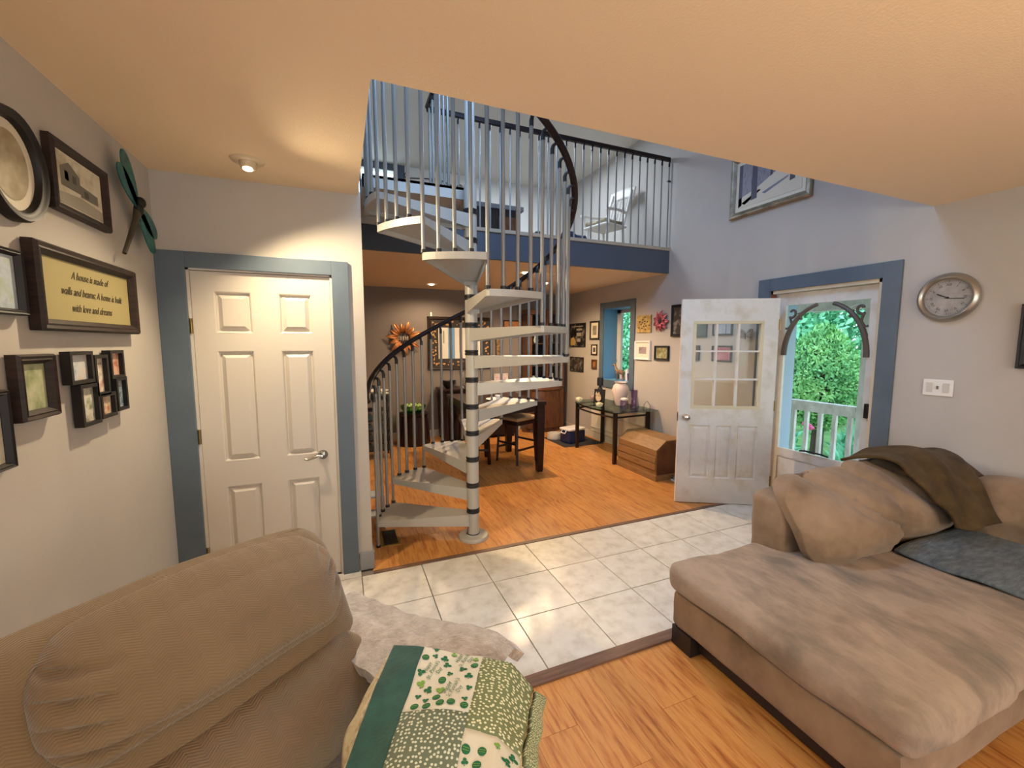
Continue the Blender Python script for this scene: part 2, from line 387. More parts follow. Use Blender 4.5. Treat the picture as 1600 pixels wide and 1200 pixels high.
# ------------------------------------------------------------ closet door (door_1)
def panel_door(par, x0, x1, z0, z1, yf, m, rows, name='panel_moulding'):
    # raised panels standing in a sunk field, each its own part
    for (a, b, c, d) in rows:
        t = MB()
        o = [(a, c), (b, c), (b, d), (a, d)]
        def ring(e, y): return [(a+e, y, c+e), (b-e, y, c+e), (b-e, y, d-e), (a+e, y, d-e)]
        R = [[t.bm.verts.new(p) for p in ring(e, y)] for e, y in ((0, yf+.018), (0, yf-.001), (.006, yf+.002), (.013, yf+.016), (.018, yf+.016), (.042, yf-.003))]
        for A, B in zip(R, R[1:]):
            for k in range(4): t.bm.faces.new((A[k], A[(k+1) % 4], B[(k+1) % 4], B[k]))
        t.bm.faces.new(R[-1]); t.build(name, m, par)
def slab_with_holes(xs, zs, holes, y0, y1):
    t = MB(); xs = sorted(set(xs+[h[0] for h in holes]+[h[1] for h in holes])); zs = sorted(set(zs+[h[2] for h in holes]+[h[3] for h in holes]))
    for xa, xb in zip(xs, xs[1:]):
        for za, zb in zip(zs, zs[1:]):
            cx, cz = (xa+xb)/2, (za+zb)/2
            if any(h[0] < cx < h[1] and h[2] < cz < h[3] for h in holes): continue
            t.box(xa, xb, y0, y1, za, zb)
    bmesh.ops.remove_doubles(t.bm, verts=t.bm.verts[:], dist=1e-5)
    return t
pan = []
px_ = [(-.70, -.51), (-.375, -.185)]
px_ = [(DX0+.11, DX0+.305), (DX1-.30, DX1-.11)]
for a, b in px_: pan += [(a, b, 1.68, 1.93), (a, b, .88, 1.57), (a, b, .22, .72)]
d1 = struct('door_1', slab_with_holes([DX0, DX1], [.015, DZ], pan, YC+.008, YC+.043), door_w, label='white six-panel closet door')
panel_door(d1, DX0, DX1, .015, DZ, YC+.008, door_w, pan)
dj = MB()
for a, b in ((DX0-.02, DX0-.002), (DX1+.002, DX1+.02)): dj.box(a, b, YC-.004, YC+.12, 0, DZ+.015)
dj.box(DX0-.02, DX1+.02, YC-.004, YC+.12, DZ+.003, DZ+.018)
dj.build('jamb', base_w, d1)
MB().box(DX0-.155, DX0-.016, YC-.022, YC, .006, 2.15, .003).build('casing', trim_b, d1)
MB().box(DX1+.016, DX1+.118, YC-.022, YC, .006, 2.15, .003).build('casing', trim_b, d1)
MB().box(DX0-.016, DX1+.016, YC-.022, YC, DZ+.014, 2.15, .003).build('casing', trim_b, d1)
h = MB().cyl((-.145, YC+.008, .87), (-.145, YC-.004, .87), .031, n=20).cyl((-.145, YC-.004, .87), (-.145, YC-.045, .87), .011)
h.tube([(-.145, YC-.045, .87), (-.175, YC-.05, .875), (-.205, YC-.05, .865), (-.235, YC-.048, .855), (-.255, YC-.046, .862)], [.011, .010, .009, .008, .006], 10)
h.build('lever_handle', chrome, d1, True)
for z in (1.72, 1.05, .3): MB().cyl((DX0-.008, YC-.002, z-.045), (DX0-.008, YC-.002, z+.045), .008, n=10).build('hinge', brass, d1, True)
# closet interior closed by a back slab
struct('wall_closet_back', MB().box(XL, XC-.1, YC+.75, YC+.8, 0, HC), wall_p)

# eyeball lamp
t = thing('ceiling_light', 'round recessed eyeball ceiling light glowing above the closet door', 'ceiling light', (-.43, 2.69, HC))
MB().lathe([(.035, -.004), (.045, -.012), (.075, -.008), (.082, 0)], 28).build('trim_ring', mat('ivory_metal', '#cdbb9d', .4), t, True)
MB().lathe([(.040, 0), (.040, -.03), (.033, -.045), (.028, -.04)], 24).xf(Matrix.Rotation(.25, 4, 'X')).build('eyeball', mat('ivory_metal', '', .4), t, True)
MB().ell((0, -.006, -.044), (.026, .026, .012)).build('bulb', bulb, t, True)

# ------------------------------------------------------------ spiral staircase
CX, CY, RS = .96, 3.214, .776
RISE = .2168
A0 = math.radians(171.1); DA = math.radians(30)
st = thing('spiral_staircase', 'silver metal spiral staircase with dark handrail rising to the loft', 'staircase', (CX, CY, 0))
MB().lathe([(.125, 0), (.125, .022), (.118, .032), (.06, .034), (.055, .04)], 36).build('base_plate', silver, st, True)
MB().cyl((0, 0, .03), (0, 0, 3.93), .038, n=20).lathe([(.038, 3.93), (.042, 3.94), (.02, 3.965), (.002, 3.97)]).build('centre_pole', silver, st, True)
slv = rng = None
for k in range(13):
    z0 = RISE*k+.045
    if slv is None:
        slv = MB().cyl((0, 0, 0), (0, 0, RISE-.04), .049, n=24).build('sleeve', silver, st, True, loc=(0, 0, z0))
        rng = MB().lathe([(.047, -.022), (.054, -.019), (.054, -.006), (.050, -.002), (.050, .002), (.054, .006), (.054, .019), (.047, .022)], 24).build('collar', blackp, st, True, loc=(0, 0, z0-.02))
    else:
        inst(slv, 'sleeve', st, (0, 0, z0)); inst(rng, 'collar', st, (0, 0, z0-.02))
def tread_mesh():
    # wedge from angle 0 (front edge) to -30 degrees, rounded outer corners, deep at the hub
    t = MB(); pts = []
    def pol(r, a): return (r*math.cos(a), r*math.sin(a))
    inner = [(.02, .054), (-.02, .054)]
    a1, a2 = 0.012, -DA-.012
    off = .012
    top = []
    f = Vector(pol(1, a1)); g = Vector(pol(1, a2)); fn = Vector((-f.y, f.x)); gn = Vector((g.y, -g.x))
    hub = .045
    top.append(f*.04+fn*hub*.9); 
    p = Vector(pol(RS-.035, a1)); top += [f*(RS-.05)+fn*.004, f*(RS-.016), f*(RS-.003)-fn*.018]
    for i in range(1, 6): top.append(Vector(pol(RS, a1-.05+(a2-a1+.1)*i/6)))
    top += [g*(RS-.003)-gn*.018, g*(RS-.016), g*(RS-.05)+gn*.004, g*.04+gn*hub*.9]
    def depth(p): r = p.length; return .100-(.056)*min(1, max(0, (r-.06)/(RS-.1)))
    A = [t.bm.verts.new((p.x, p.y, 0)) for p in top]; B = [t.bm.verts.new((p.x, p.y, -depth(p))) for p in top]
    ce = Vector((0, 0));
    for p in top: ce += p
    ce /= len(top)
    Cc = [t.bm.verts.new(((p+(ce-p).normalized()*.022).x, (p+(ce-p).normalized()*.022).y, -depth(p))) for p in top]
    D = [t.bm.verts.new((c.co.x, c.co.y, c.co.z+.03)) for c in Cc]
    n = len(top); t.bm.faces.new(A)
    for X, Y in ((A, B), (B, Cc), (Cc, D)):
        for i in range(n): t.bm.faces.new((X[i], Y[i], Y[(i+1) % n], X[(i+1) % n]))
    t.bm.faces.new(D)
    return t
tm = tread_mesh()
tread0 = None
for k in range(1, 13):
    a = A0-DA*(k-1)
    if tread0 is None: tread0 = tm.build('tread', silver, st, loc=(0, 0, RISE*k)); tread0.rotation_euler = (0, 0, a)
    else: inst(tread0, 'tread', st, (0, 0, RISE*k), a)
RB, RH = .758, .800
hand_h = 1.03
bal = {}
for k in range(1, 13):
    for j in range(4):
        a = A0-DA*(k-1)-DA*j/4
        hz = hand_h+RISE*j/4-.05; lo = 0
        if j == 0: lo = -RISE if k > 1 else -RISE+.0
        if (j) not in bal:
            b = MB().cyl((0, 0, lo), (0, 0, hz), .0125, n=10).build('baluster', silver2, st, True, loc=(RB*math.cos(a), RB*math.sin(a), RISE*k))
            b.rotation_euler = (0, 0, a)
            fo = MB().cyl((0, 0, lo-.0), (0, 0, lo+.02), .018, n=10).build('foot', blackp, b, True)
            br = MB().tube([(0, 0, hz-.03), (0, 0, hz+.005), (.008, 0, hz+.025), (.03, 0, hz+.034), (.046, 0, hz+.030)], [.014, .014, .012, .010, .008], 8).build('rail_bracket', blackp, b, True)
            bal[j] = b
        else:
            s0 = bal[j]; b = inst(s0, 'baluster', st, (RB*math.cos(a), RB*math.sin(a), RISE*k), a)
            for ch in s0.children:
                c = ch.copy(); COL.objects.link(c); c.parent = b
def helix(a0, a1, n=150):
    out = []
    for i in range(n+1):
        a = a0+(a1-a0)*i/n; z = RISE*(1+(A0-a)/DA)+hand_h
        out.append((RH*math.cos(a), RH*math.sin(a), z))
    return out
MB().tube(helix(A0+.14, A0-2*PI+.02), .021, 12, sx=1.15, up=(0, 0, 1)).build('handrail', rail_m, st, True)
# landing platform with rim and underside beam
lx0, lx1, ly0, ly1 = XC+.03-CX, .06, 3.30-CY, YL-.04-CY
lt = MB().box(lx0, lx1, ly0, ly1, 2.815, 2.835).box(lx0, lx1, ly0, ly0+.012, 2.745, 2.835).box(lx0, lx1, ly1-.012, ly1, 2.745, 2.835).box(lx0, lx0+.012, ly0, ly1, 2.745, 2.835).box(lx1-.012, lx1, ly0, ly1, 2.745, 2.835)
lt.build('landing', silver, st)
MB().box(lx0+.02, lx1-.02, (ly0+ly1)/2-.02, (ly0+ly1)/2+.02, 2.76, 2.815).build('landing_beam', silver, st)
# landing guard running to the loft
gx = .86-CX
gr = MB().tube([(gx, ly0+.02, ZL+1.09), (gx, ly1+.02, ZL+1.09)], .021, 12).build('handrail', rail_m, st, True)
gb = None
for i in range(7):
    y = ly0+.04+i*(ly1-ly0-.12)/6
    if gb is None:
        gb = MB().cyl((0, 0, 0), (0, 0, 1.06), .0115, n=10).build('baluster', silver2, st, True, loc=(gx, y, ZL))
        MB().cyl((0, 0, 1.03), (0, 0, 1.08), .015, n=8).build('rail_bracket', blackp, gb)
    else:
        q = inst(gb, 'baluster', st, (gx, y, ZL)); c = gb.children[0].copy(); COL.objects.link(c); c.parent = q

# ------------------------------------------------------------ loft railing
lr = thing('loft_railing', 'dark handrail with thin silver balusters guarding the loft edge', 'railing', (XR, YL+.01, ZL+.003))
MB().box(.86-XR, -.02, -.022, .022, 1.065, 1.11, .012).build('handrail', rail_m, lr, True)
lb = None; nb = 27
for i in range(nb):
    x = .95-XR+(3.0-.03)*i/(nb-1)
    if lb is None:
        lb = MB().cyl((0, 0, 0), (0, 0, 1.02), .0095, n=8).build('baluster', silver2, lr, True, loc=(x, 0, 0))
        MB().tube([(0, 0, 1.0), (0, 0, 1.025), (0, .0, 1.045), (.014, 0, 1.07)], [.012, .012, .011, .009], 8).build('rail_bracket', blackp, lb, True)
    else:
        q = inst(lb, 'baluster', lr, (x, 0, 0)); c = lb.children[0].copy(); COL.objects.link(c); c.parent = q
MB().box(-.05, -.005, -.012, .012, .82, .835).build('wall_bracket', blackp, lr)

# loft window with dark blue trim
lwn = struct('window_2', MB().box(lw[0]-.18, lw[1]+.17, YF-.02, YF, lw[2]-.10, lw[2]).box(lw[0]-.18, lw[1]+.17, YF-.02, YF, lw[3], lw[3]+.10).box(lw[0]-.18, lw[0], YF-.02, YF, lw[2], lw[3]).box(lw[1], lw[1]+.17, YF-.02, YF, lw[2], lw[3]), fascia_b)
MB().box(lw[0], lw[1], YF+.05, YF+.055, lw[2], lw[3]).build('pane', glass, lwn)
for x in (-.15, .1, .36, .6): MB().box(x-.012, x+.012, YF+.03, YF+.07, lw[2], lw[3]).build('muntin', fascia_b, lwn)
# wall hook rail in the loft
t = thing('wall_ornament', 'small dark scrolled metal ornament on the far loft wall', 'wall ornament', (1.5, YF-.01, 4.25))
def scroll(cx, cz, r, turns, n=26, flip=1, y=0):
    return [(cx+flip*r*(1-i/n*.75)*math.cos(i/n*turns*2*PI), y, cz+r*(1-i/n*.75)*math.sin(i/n*turns*2*PI)) for i in range(n+1)]
MB().tube([(-.42, -.02, 0), (-.1, -.03, .03), (.0, -.03, 0), (.12, -.03, .03), (.42, -.02, -.06)], .008, 6).build('stem', frame_b, t, True)
MB().tube(scroll(-.44, .03, .05, 1.3, y=-.02), .007, 6).tube(scroll(.44, -.03, .05, 1.3, flip=-1, y=-.02), .007, 6).build('scroll', frame_b, t, True)
MB().ell((0, -.03, 0), (.05, .02, .07)).build('medallion', brass, t, True)

# rocking chair on the loft
whp = mat('white_chair_paint', '#d7d3ca', .5)
rc = thing('rocking_chair', 'white wooden rocking chair behind the loft balusters', 'chair', (3.42, 5.0, ZL), math.radians(-75)); rc.scale = (.85, .85, .85)
for s in (-1, 1):
    MB().tube([(s*.24, -.42+.88*i/12, .03+.10*((i/12-.45)*2)**2) for i in range(13)], .018, 8).build('rocker', whp, rc, True)
    for y, zt in ((-.2, .42), (.22, .42)): MB().cyl((s*.22, y, .04), (s*.2, y*.9, zt), .018, .022, 10).build('leg', whp, rc, True)
    MB().cyl((s*.25, -.2, .42), (s*.26, -.22, .62), .014, n=8).tube([(s*.27, -.28, .63), (s*.27, 0, .65), (s*.22, .24, .66)], .02, 8).build('armrest', whp, rc, True)
    MB().tube([(s*.2, .2, .44), (s*.2, .3, .75), (s*.19, .42, 1.06)], .02, 8).build('back_post', whp, rc, True)
MB().cushion(-.25, .25, -.24, .24, .41, .45, .018, n=6).build('seat', whp, rc, True)
MB().grid(lambda u, v: ((u-.5)*.5, .40+.03*math.cos((u-.5)*2.6)+.05*v, .93+.17*v+.03*math.sin(u*PI)), 12, 4).build('crest_rail', whp, rc, True).modifiers.new('s', 'SOLIDIFY').thickness = .022
for i in range(5): MB().cyl((-.13+i*.065, .21, .44), (-.14+i*.07, .39, .95), .009, n=8).build('spindle', whp, rc, True)
o = MB().cushion(-.23, .23, -.22, .2, .45, .52, .035, puff=(0, 0, .02), wr=.03, wf=6).build('blanket', mat('beige_crumpled_cloth', '#a99a80', .95, var=('#77684f', '#b6a88e'), scale=9), None, True)
tag(o, 'crumpled beige blanket lying on the white rocking chair seat', 'blanket'); o.location = rc.location; o.rotation_euler = rc.rotation_euler; o.scale = rc.scale
# dark cabinet, pale blanket and small items on the loft
t = thing('low_cabinet', 'dark low cabinet with a pale slab top on the loft', 'cabinet', (2.08, 5.55, ZL))
MB().box(-.5, .35, -.02, .4, .62, .68, .004).build('top', mat('grey_slab', '#5b5f66', .5), t)
MB().box(-.46, .31, 0, .38, 0, .62).build('body', mat('black_lacquer', '#20191a', .4), t)
MB().box(-.02, .28, -.02, .01, .1, .52, .004).build('door', cherry, t)
o = MB().cushion(1.18, 1.53, 5.25, 5.62, ZL, ZL+.52, .12, puff=(.03, .03, .03), wr=.05, wf=5).build('blanket', mat('cream_blanket', '#d9cdbd', .95, var=('#c6b7a2', '#e6dccf'), scale=5), None, True)
tag(o, 'cream blanket heaped beside the dark loft cabinet', 'blanket')
o = MB().cushion(2.25, 2.6, 4.75, 5.0, ZL, ZL+.14, .06, wr=.04, wf=8).build('backpack', blackp, None, True); tag(o, 'black soft bag lying on the loft floor near the cabinet', 'bag')
o = MB().cushion(2.55, 2.82, 4.45, 4.65, ZL, ZL+.10, .045, wr=.04, wf=9).build('cloth_bundle', mat('dark_blue_cloth', '#2f3a4c', .95), None, True); tag(o, 'dark blue cloth bundle on the loft floor beside the rocking chair', 'cloth')

# ------------------------------------------------------------ entrance: open door leaf, screen door, casing
RWZ = -PI/2      # things on the right wall: local x runs towards the viewer's right, local y into the wall
ent = struct('door_2', MB().box(XR-.022, XR, EY0-.125, EY0-.005, .006, 2.245, .003), trim_b, label='blue casing of the entrance')
MB().box(XR-.022, XR, EY1+.005, EY1+.125, .006, 2.245, .003).build('casing', trim_b, ent)
MB().box(XR-.022, XR, EY0-.005, EY1+.005, EZ-.005, 2.245, .003).build('casing', trim_b, ent)
brown = mat('stained_jamb', '#7a4526', .5)
MB().box(XR-.004, XR+.05, EY1-.022, EY1, 0, EZ).build('jamb', brown, ent)
MB().box(XR+.05, XT, EY1-.03, EY1, 0, EZ).build('jamb', mat('pale_blue_jamb', '#9fb0c2', .6), ent)
MB().box(XR-.004, XT, EY0, EY0+.022, 0, EZ).build('jamb', mat('cream_jamb', '#cdbfa6', .5), ent)
MB().box(XR-.004, XR+.1, EY0, EY1, EZ-.035, EZ).build('jamb', mat('cream_jamb', '', .5), ent)
MB().box(XR-.03, XT, EY0, EY1, -.008, .02).build('sill', brown, ent)
# screen door (outer), local frame on the wall
SX0, SX1 = EY0+.025, EY1-.035
sd = struct('door_3', MB().box(XR+.055, XR+.085, SX0, SX0+.075, .02, 2.09).box(XR+.055, XR+.085, SX1-.085, SX1, .02, 2.09)
            .box(XR+.055, XR+.085, SX0+.075, SX1-.085, 1.98, 2.09).box(XR+.055, XR+.085, SX0+.075, SX1-.085, .02, .12).box(XR+.055, XR+.085, SX0+.075, SX1-.085, .50, .585), oldwhite, label='white screen door with scrolled corner brackets')
MB().box(XR+.064, XR+.076, SX0+.075, SX1-.085, .12, .50).build('lower_panel', oldwhite, sd)
MB().box(XR+.069, XR+.071, SX0+.075, SX1-.085, .585, 1.98).build('screen', glass, sd)
gy0, gy1 = SX0+.075, SX1-.085; gm = (gy0+gy1)/2; scr = mat('dark_scrollwork', '#5b5048', .5)
for s, ye in ((1, gy0), (-1, gy1)):
    c = MB(); W = (gm-gy0)
    arc = [(XR+.06, ye+s*(W*(1-math.cos(q*PI/2))), 1.50+.475*math.sin(q*PI/2)) for q in [i/16 for i in range(17)]]
    c.tube(arc[:15], [.026-.0006*i for i in range(15)], 8)
    c.tube([(XR+.06, ye+s*(.062+.044*math.cos(a)*(1-.055*i)), 1.905+.048*math.sin(a)*(1-.055*i)) for i, a in enumerate([-2.2+.42*i for i in range(13)])], .012, 7)
    c.tube([(XR+.06, ye+s*.045, 1.86), (XR+.06, ye+s*.06, 1.80), (XR+.06, ye+s*.03, 1.755), (XR+.06, ye+s*.008, 1.76)], .011, 7)
    c.tube([(XR+.06, ye+s*.12, 1.90), (XR+.06, ye+s*.15, 1.84)], .011, 7)
    c.build('scroll_bracket', scr, sd, True)
MB().tube([(XR+.045, SX0+.3, .60), (XR+.035, SX0+.35, .612), (XR+.035, SX0+.5, .612), (XR+.045, SX0+.55, .60)], .008, 8).build('push_bar', frame_b, sd, True)
MB().box(XR+.03, XR+.056, SX0+.02, SX0+.05, 1.0, 1.12, .004).build('latch', frame_b, sd)
# door leaf standing open into the room
dl = thing('entry_door', 'aged white half-glazed entrance door standing open against the room', 'door', (3.87, 2.76, .012), 0)
ang = math.atan2(3.20-2.76, 3.09-3.87); dl.rotation_euler = (0, 0, ang)
# local: x from the hinge (0) to the latch (.885); +y faces the viewer (towards -Y world)
LW, LH = .885, 2.03
holes = [(.15, LW-.13, .98, 1.80), (.13, .33, .25, .80), (.37, .53, .25, .80), (.57, .77, .25, .80)]
slab_with_holes([0, LW], [0, LH], holes, -.020, .022).build('slab', oldwhite, dl)
MB().box(.13, .77, -.012, .006, .25, .80).build('core', oldwhite, dl)
for (a, b, c, d) in holes[1:]:
    t = MB(); R = [[t.bm.verts.new(p) for p in ((a+e, y, c+e), (b-e, y, c+e), (b-e, y, d-e), (a+e, y, d-e))] for e, y in ((0, .008), (0, .023), (.008, .022), (.018, .010), (.045, .020))]
    for A, B in zip(R, R[1:]):
        for k in range(4): t.bm.faces.new((A[k], A[(k+1) % 4], B[(k+1) % 4], B[k]))
    t.bm.faces.new(R[-1]); t.build('panel_moulding', oldwhite, dl)
a, b, c, d = holes[0]
wd = MB()
for y in (-.02, .022): wd.box(a-.02, b+.02, y-.004, y+.004, c-.02, c+.008).box(a-.02, b+.02, y-.004, y+.004, d-.008, d+.02).box(a-.02, a+.008, y-.004, y+.004, c, d).box(b-.008, b+.02, y-.004, y+.004, c, d)
wd.build('glazing_bead', mat('yellowed_white_paint', '#cfc4a4', .5), dl)
for i in (1, 2):
    x = a+(b-a)*i/3; MB().box(x-.009, x+.009, -.018, .020, c, d).build('muntin', oldwhite, dl)
    z = c+(d-c)*i/3; MB().box(a, b, -.0175, .0195, z-.008, z+.008).build('muntin', oldwhite, dl)
for i in range(3):
    for j in range(3):
        MB().box(a+(b-a)*i/3+.009, a+(b-a)*(i+1)/3-.009, -.001, .002, c+(d-c)*j/3+.008, c+(d-c)*(j+1)/3-.008).build('pane', glass, dl)
k = MB()
for s in (1, -1): k.lathe([(.028, 0), (.028, .006), (.012, .012), (.011, .035), (.026, .045), (.031, .058), (.026, .072), (.008, .078)], 20)if s == 1 else None
k.xf(Matrix.Translation((LW-.065, .022, .875)) @ Matrix.Rotation(-PI/2, 4, 'X')); k.build('knob', chrome, dl, True)
MB().box(LW-.001, LW+.004, -.012, .014, .83, .92).build('latch_plate', brass, dl)
for z in (.25, 1.0, 1.78): MB().cyl((-.006, .022, z-.05), (-.006, .022, z+.05), .008, n=8).build('hinge', brass, dl, True)
dl.rotation_euler = (0, 0, ang)

# recessed window in the right wall
w3 = struct('window_3', MB().box(XR-.02, XR, WY0-.10, WY0, WZ0-.12, WZ1+.10, .002), trim_b)
MB().box(XR-.02, XR, WY1, WY1+.10, WZ0-.12, WZ1+.10, .002).build('casing', trim_b, w3)
MB().box(XR-.02, XR, WY0, WY1, WZ1, WZ1+.10, .002).build('casing', trim_b, w3)
MB().box(XR-.02, XR, WY0, WY1, WZ0-.12, WZ0, .002).build('casing', trim_b, w3)
MB().box(XR-.001, XT, WY1-.006, WY1+.001, WZ0, WZ1).build('reveal', reveal_lit, w3)
MB().box(XR-.001, XT, WY0-.001, WY0+.006, WZ0, WZ1).build('reveal', reveal_lit, w3)
MB().box(XR-.001, XT, WY0, WY1, WZ1-.006, WZ1+.001).build('reveal', reveal_lit, w3)
MB().box(XR-.004, XT, WY0, WY1, WZ0-.001, WZ0+.006).build('sill', reveal_lit, w3)
MB().box(XR+.25, XR+.30, WY1-.10, WY1-.006, WZ0, WZ1).box(XR+.25, XR+.30, WY0+.006, WY0+.06, WZ0, WZ1).box(XR+.25, XR+.30, WY0, WY1, WZ1-.06, WZ1).box(XR+.25, XR+.30, WY0, WY1, WZ0+.006, WZ0+.07).box(XR+.26, XR+.29, 5.37, 5.41, WZ0, WZ1).build('sash', base_w, w3)
MB().box(XR+.272, XR+.276, WY0+.06, WY1-.1, WZ0+.07, WZ1-.06).build('pane', glass, w3)

# ------------------------------------------------------------ wall hung things
def photo(name, cols, scale=9, seed=0, st=(1, 1, 1)):
    return mat(name, cols[0], .5, var=cols, scale=scale, stretch=st, coord='Object', detail=3)
def framed(label, wall, u, z, wd_, ht, fw, dp, fm, pm, cat='picture frame', matb=None, mw=0, name='picture_frame', group=None, shapes=None, tilt=0):
    """u: coordinate of the centre along the wall; wall in left/right/far/loft"""
    loc, rz = {'left': ((XL+.004, u, z), PI/2), 'right': ((XR-.004, u, z), -PI/2), 'far': ((u, YF-.004, z), 0)}[wall]
    t = thing(name, label, cat, loc, rz, group)
    if tilt: t.rotation_euler = (0, tilt, rz)
    W, H = wd_/2, ht/2; f = MB(); n = 4
    prof = [(0, -0.0), (0, -dp*.75), (fw*.18, -dp), (fw*.45, -dp*.86), (fw*.6, -dp*.92), (fw, -dp*.45), (fw, 0)]
    R = [[f.bm.verts.new(p) for p in ((-W+e, y, -H+e), (W-e, y, -H+e), (W-e, y, H-e), (-W+e, y, H-e))] for e, y in prof]
    for A, B in zip(R, R[1:]+R[:1]):
        for k in range(4): f.bm.faces.new((A[k], A[(k+1) % 4], B[(k+1) % 4], B[k]))
    f.build('frame', fm, t)
    y = -dp*.35
    if matb: MB().box(-W+fw*.9, W-fw*.9, y, -.001, -H+fw*.9, H-fw*.9).build('mat_board', matb, t); e = fw+mw; y -= .001
    else: e = fw*.95
    MB().box(-W+e, W-e, y-.001, -.002, -H+e, H-e).build('picture', pm, t)
    if shapes:
        for nm, m_, polys in shapes:
            s = MB()
            for q, poly in enumerate(polys): s.prism([((-W+e)+(2*(W-e))*a_, (-H+e)+(2*(H-e))*b_) for a_, b_ in poly], 'y', y-.0016-.00004*q, y-.0009)
            s.build(nm, m_, t)
    return t
flat = lambda n, c: mat(n, c, .6)
cream = flat('cream_mat_board', '#d8cfba')
sepia = photo('sepia_photo', ('#857a64', '#c9c1a9', '#d8d2bf'), 7)
g1, g2, g3 = flat('grey_ink', '#6d6a5e'), flat('dark_ink', '#46443e'), flat('mid_ink', '#a19c8b')
framed('dark square frame with a sepia house photograph, upper left wall', 'left', 2.275, 2.242, .395, .262, .032, .03, frame_br, sepia, matb=cream, mw=.006,
       shapes=[('house_print', g1, [[(.1, .35), (.1, .72), (.28, .88), (.5, .7), (.5, .35)], [(.5, .3), (.5, .55), (.9, .5), (.9, .3)]]), ('window_print', g2, [[(.18, .5), (.18, .68), (.26, .68), (.26, .5)], [(.34, .5), (.34, .66), (.42, .66), (.42, .5)], [(.58, .34), (.58, .48), (.68, .47), (.68, .34)]]), ('yard_print', g3, [[(0, 0), (0, .2), (.5, .28), (1, .2), (1, 0)]])])
# family saying
fs = framed('wide dark frame with a golden card reading a house is made saying', 'left', 2.275, 1.815, .73, .305, .042, .04, frame_br, flat('olive_gold_card', '#968a5c'))
def add_text(body, size, m, parent, loc, rot=(PI/2, 0, 0), shear=0, name='lettering', ext=.0004, align='CENTER', sx=1):
    cu = bpy.data.curves.new(name, 'FONT'); cu.body = body; cu.size = size; cu.align_x = align; cu.align_y = 'CENTER'; cu.shear = shear; cu.extrude = ext
    cu.resolution_u = 2
    tmp = bpy.data.objects.new('tmp', cu); COL.objects.link(tmp)
    bpy.context.view_layer.update()
    me = bpy.data.meshes.new_from_object(tmp.evaluated_get(bpy.context.evaluated_depsgraph_get())); bpy.data.objects.remove(tmp)
    me.name = name; me.materials.clear(); me.materials.append(m)
    o = bpy.data.objects.new(name, me); COL.objects.link(o); o.parent = parent; o.location = loc; o.rotation_euler = rot; o.scale = (sx, 1, 1)
    return o
ink = flat('black_ink', '#463b22')
for i, s in enumerate(('A house is made of', 'walls and beams; A home is built', 'with love and dreams')):
    add_text(s, .043, ink, fs, ((0, .02, 0)[i], -.0165, .062-i*.062), shear=.45, sx=.80)
framed('dark wood frame with a pale green garden photograph on the left wall', 'left', 1.872, 1.475, .185, .215, .032, .035, frame_br, photo('garden_photo', ('#5d6a45', '#9aa07a', '#b9b8a2'), 12))
framed('narrow dark frame cut by the left picture edge above the garden photo', 'left', 1.78, 1.81, .17, .205, .02, .03, frame_b, photo('blue_portrait_photo', ('#6d7d8f', '#aebac4', '#93a37b'), 9))
framed('black frame at the lower left picture edge below the garden photo', 'left', 1.645, 1.36, .18, .24, .02, .03, frame_b, sepia)
# oval frame
t = thing('oval_picture_frame', 'large oval black frame with a cream matted old photograph', 'picture frame', (XL+.004, 1.885, 2.185), PI/2)
def oval(rw_, rh, e, y): return [((rw_-e)*math.cos(2*PI*k/40), y, (rh-e)*math.sin(2*PI*k/40)) for k in range(40)]
f = MB(); R = [[f.bm.verts.new(p) for p in oval(.152, .175, e, y)] for e, y in ((0, 0), (0, -.022), (.006, -.034), (.016, -.030), (.022, -.026), (.030, -.026), (.036, -.012), (.036, 0))]
for A, B in zip(R, R[1:]+R[:1]):
    for k in range(40): f.bm.faces.new((A[k], A[(k+1) % 40], B[(k+1) % 40], B[k]))
f.build('frame', frame_b, t, True)
f = MB(); f.bm.faces.new([f.bm.verts.new(p) for p in oval(.15, .173, .032, -.008)]); f.build('mat_board', cream, t)
f = MB(); f.bm.faces.new([f.bm.verts.new((p[0], p[1], p[2])) for p in oval(.145, .168, .06, -.0095)]); f.build('picture', photo('brown_photo', ('#75634a', '#9b8d6a', '#b7ab8e'), 8), t)
# collage of six joined small frames
t = thing('collage_frame', 'cluster of six joined small black frames holding family snapshots', 'picture frame', (XL+.004, 2.285, 1.45), PI/2)
cc = [(-.16, .075, .155, .125), (-.02, .035, .105, .17), (.115, .075, .12, .125), (-.125, -.075, .13, .165), (.01, -.095, .125, .105), (.135, -.06, .10, .15)]
for i, (x, z, a, b) in enumerate(cc):
    f = MB(); e = .014
    f.box(x-a/2, x+a/2, -.032, -.002, z-b/2, z-b/2+e).box(x-a/2, x+a/2, -.032, -.002, z+b/2-e, z+b/2).box(x-a/2, x-a/2+e, -.032, -.002, z-b/2+e, z+b/2-e).box(x+a/2-e, x+a/2, -.032, -.002, z-b/2+e, z+b/2-e)
    fo = f.build('frame', frame_b, t)
    MB().box(x-a/2+e, x+a/2-e, -.016, -.003, z-b/2+e, z+b/2-e).build('picture', photo('snapshot_%d' % i, (('#8391a0', '#b9bcc0', '#c9b6a0'), ('#9c8878', '#d9cfc0', '#b0705a'), ('#a0604a', '#c9a28a', '#7d5a44'), ('#8a8474', '#c9c4b4', '#6d7a58'), ('#a85a40', '#d4c4a8', '#7d8a50'), ('#4a6074', '#a9b4bc', '#8a8a70'))[i], 18), fo)
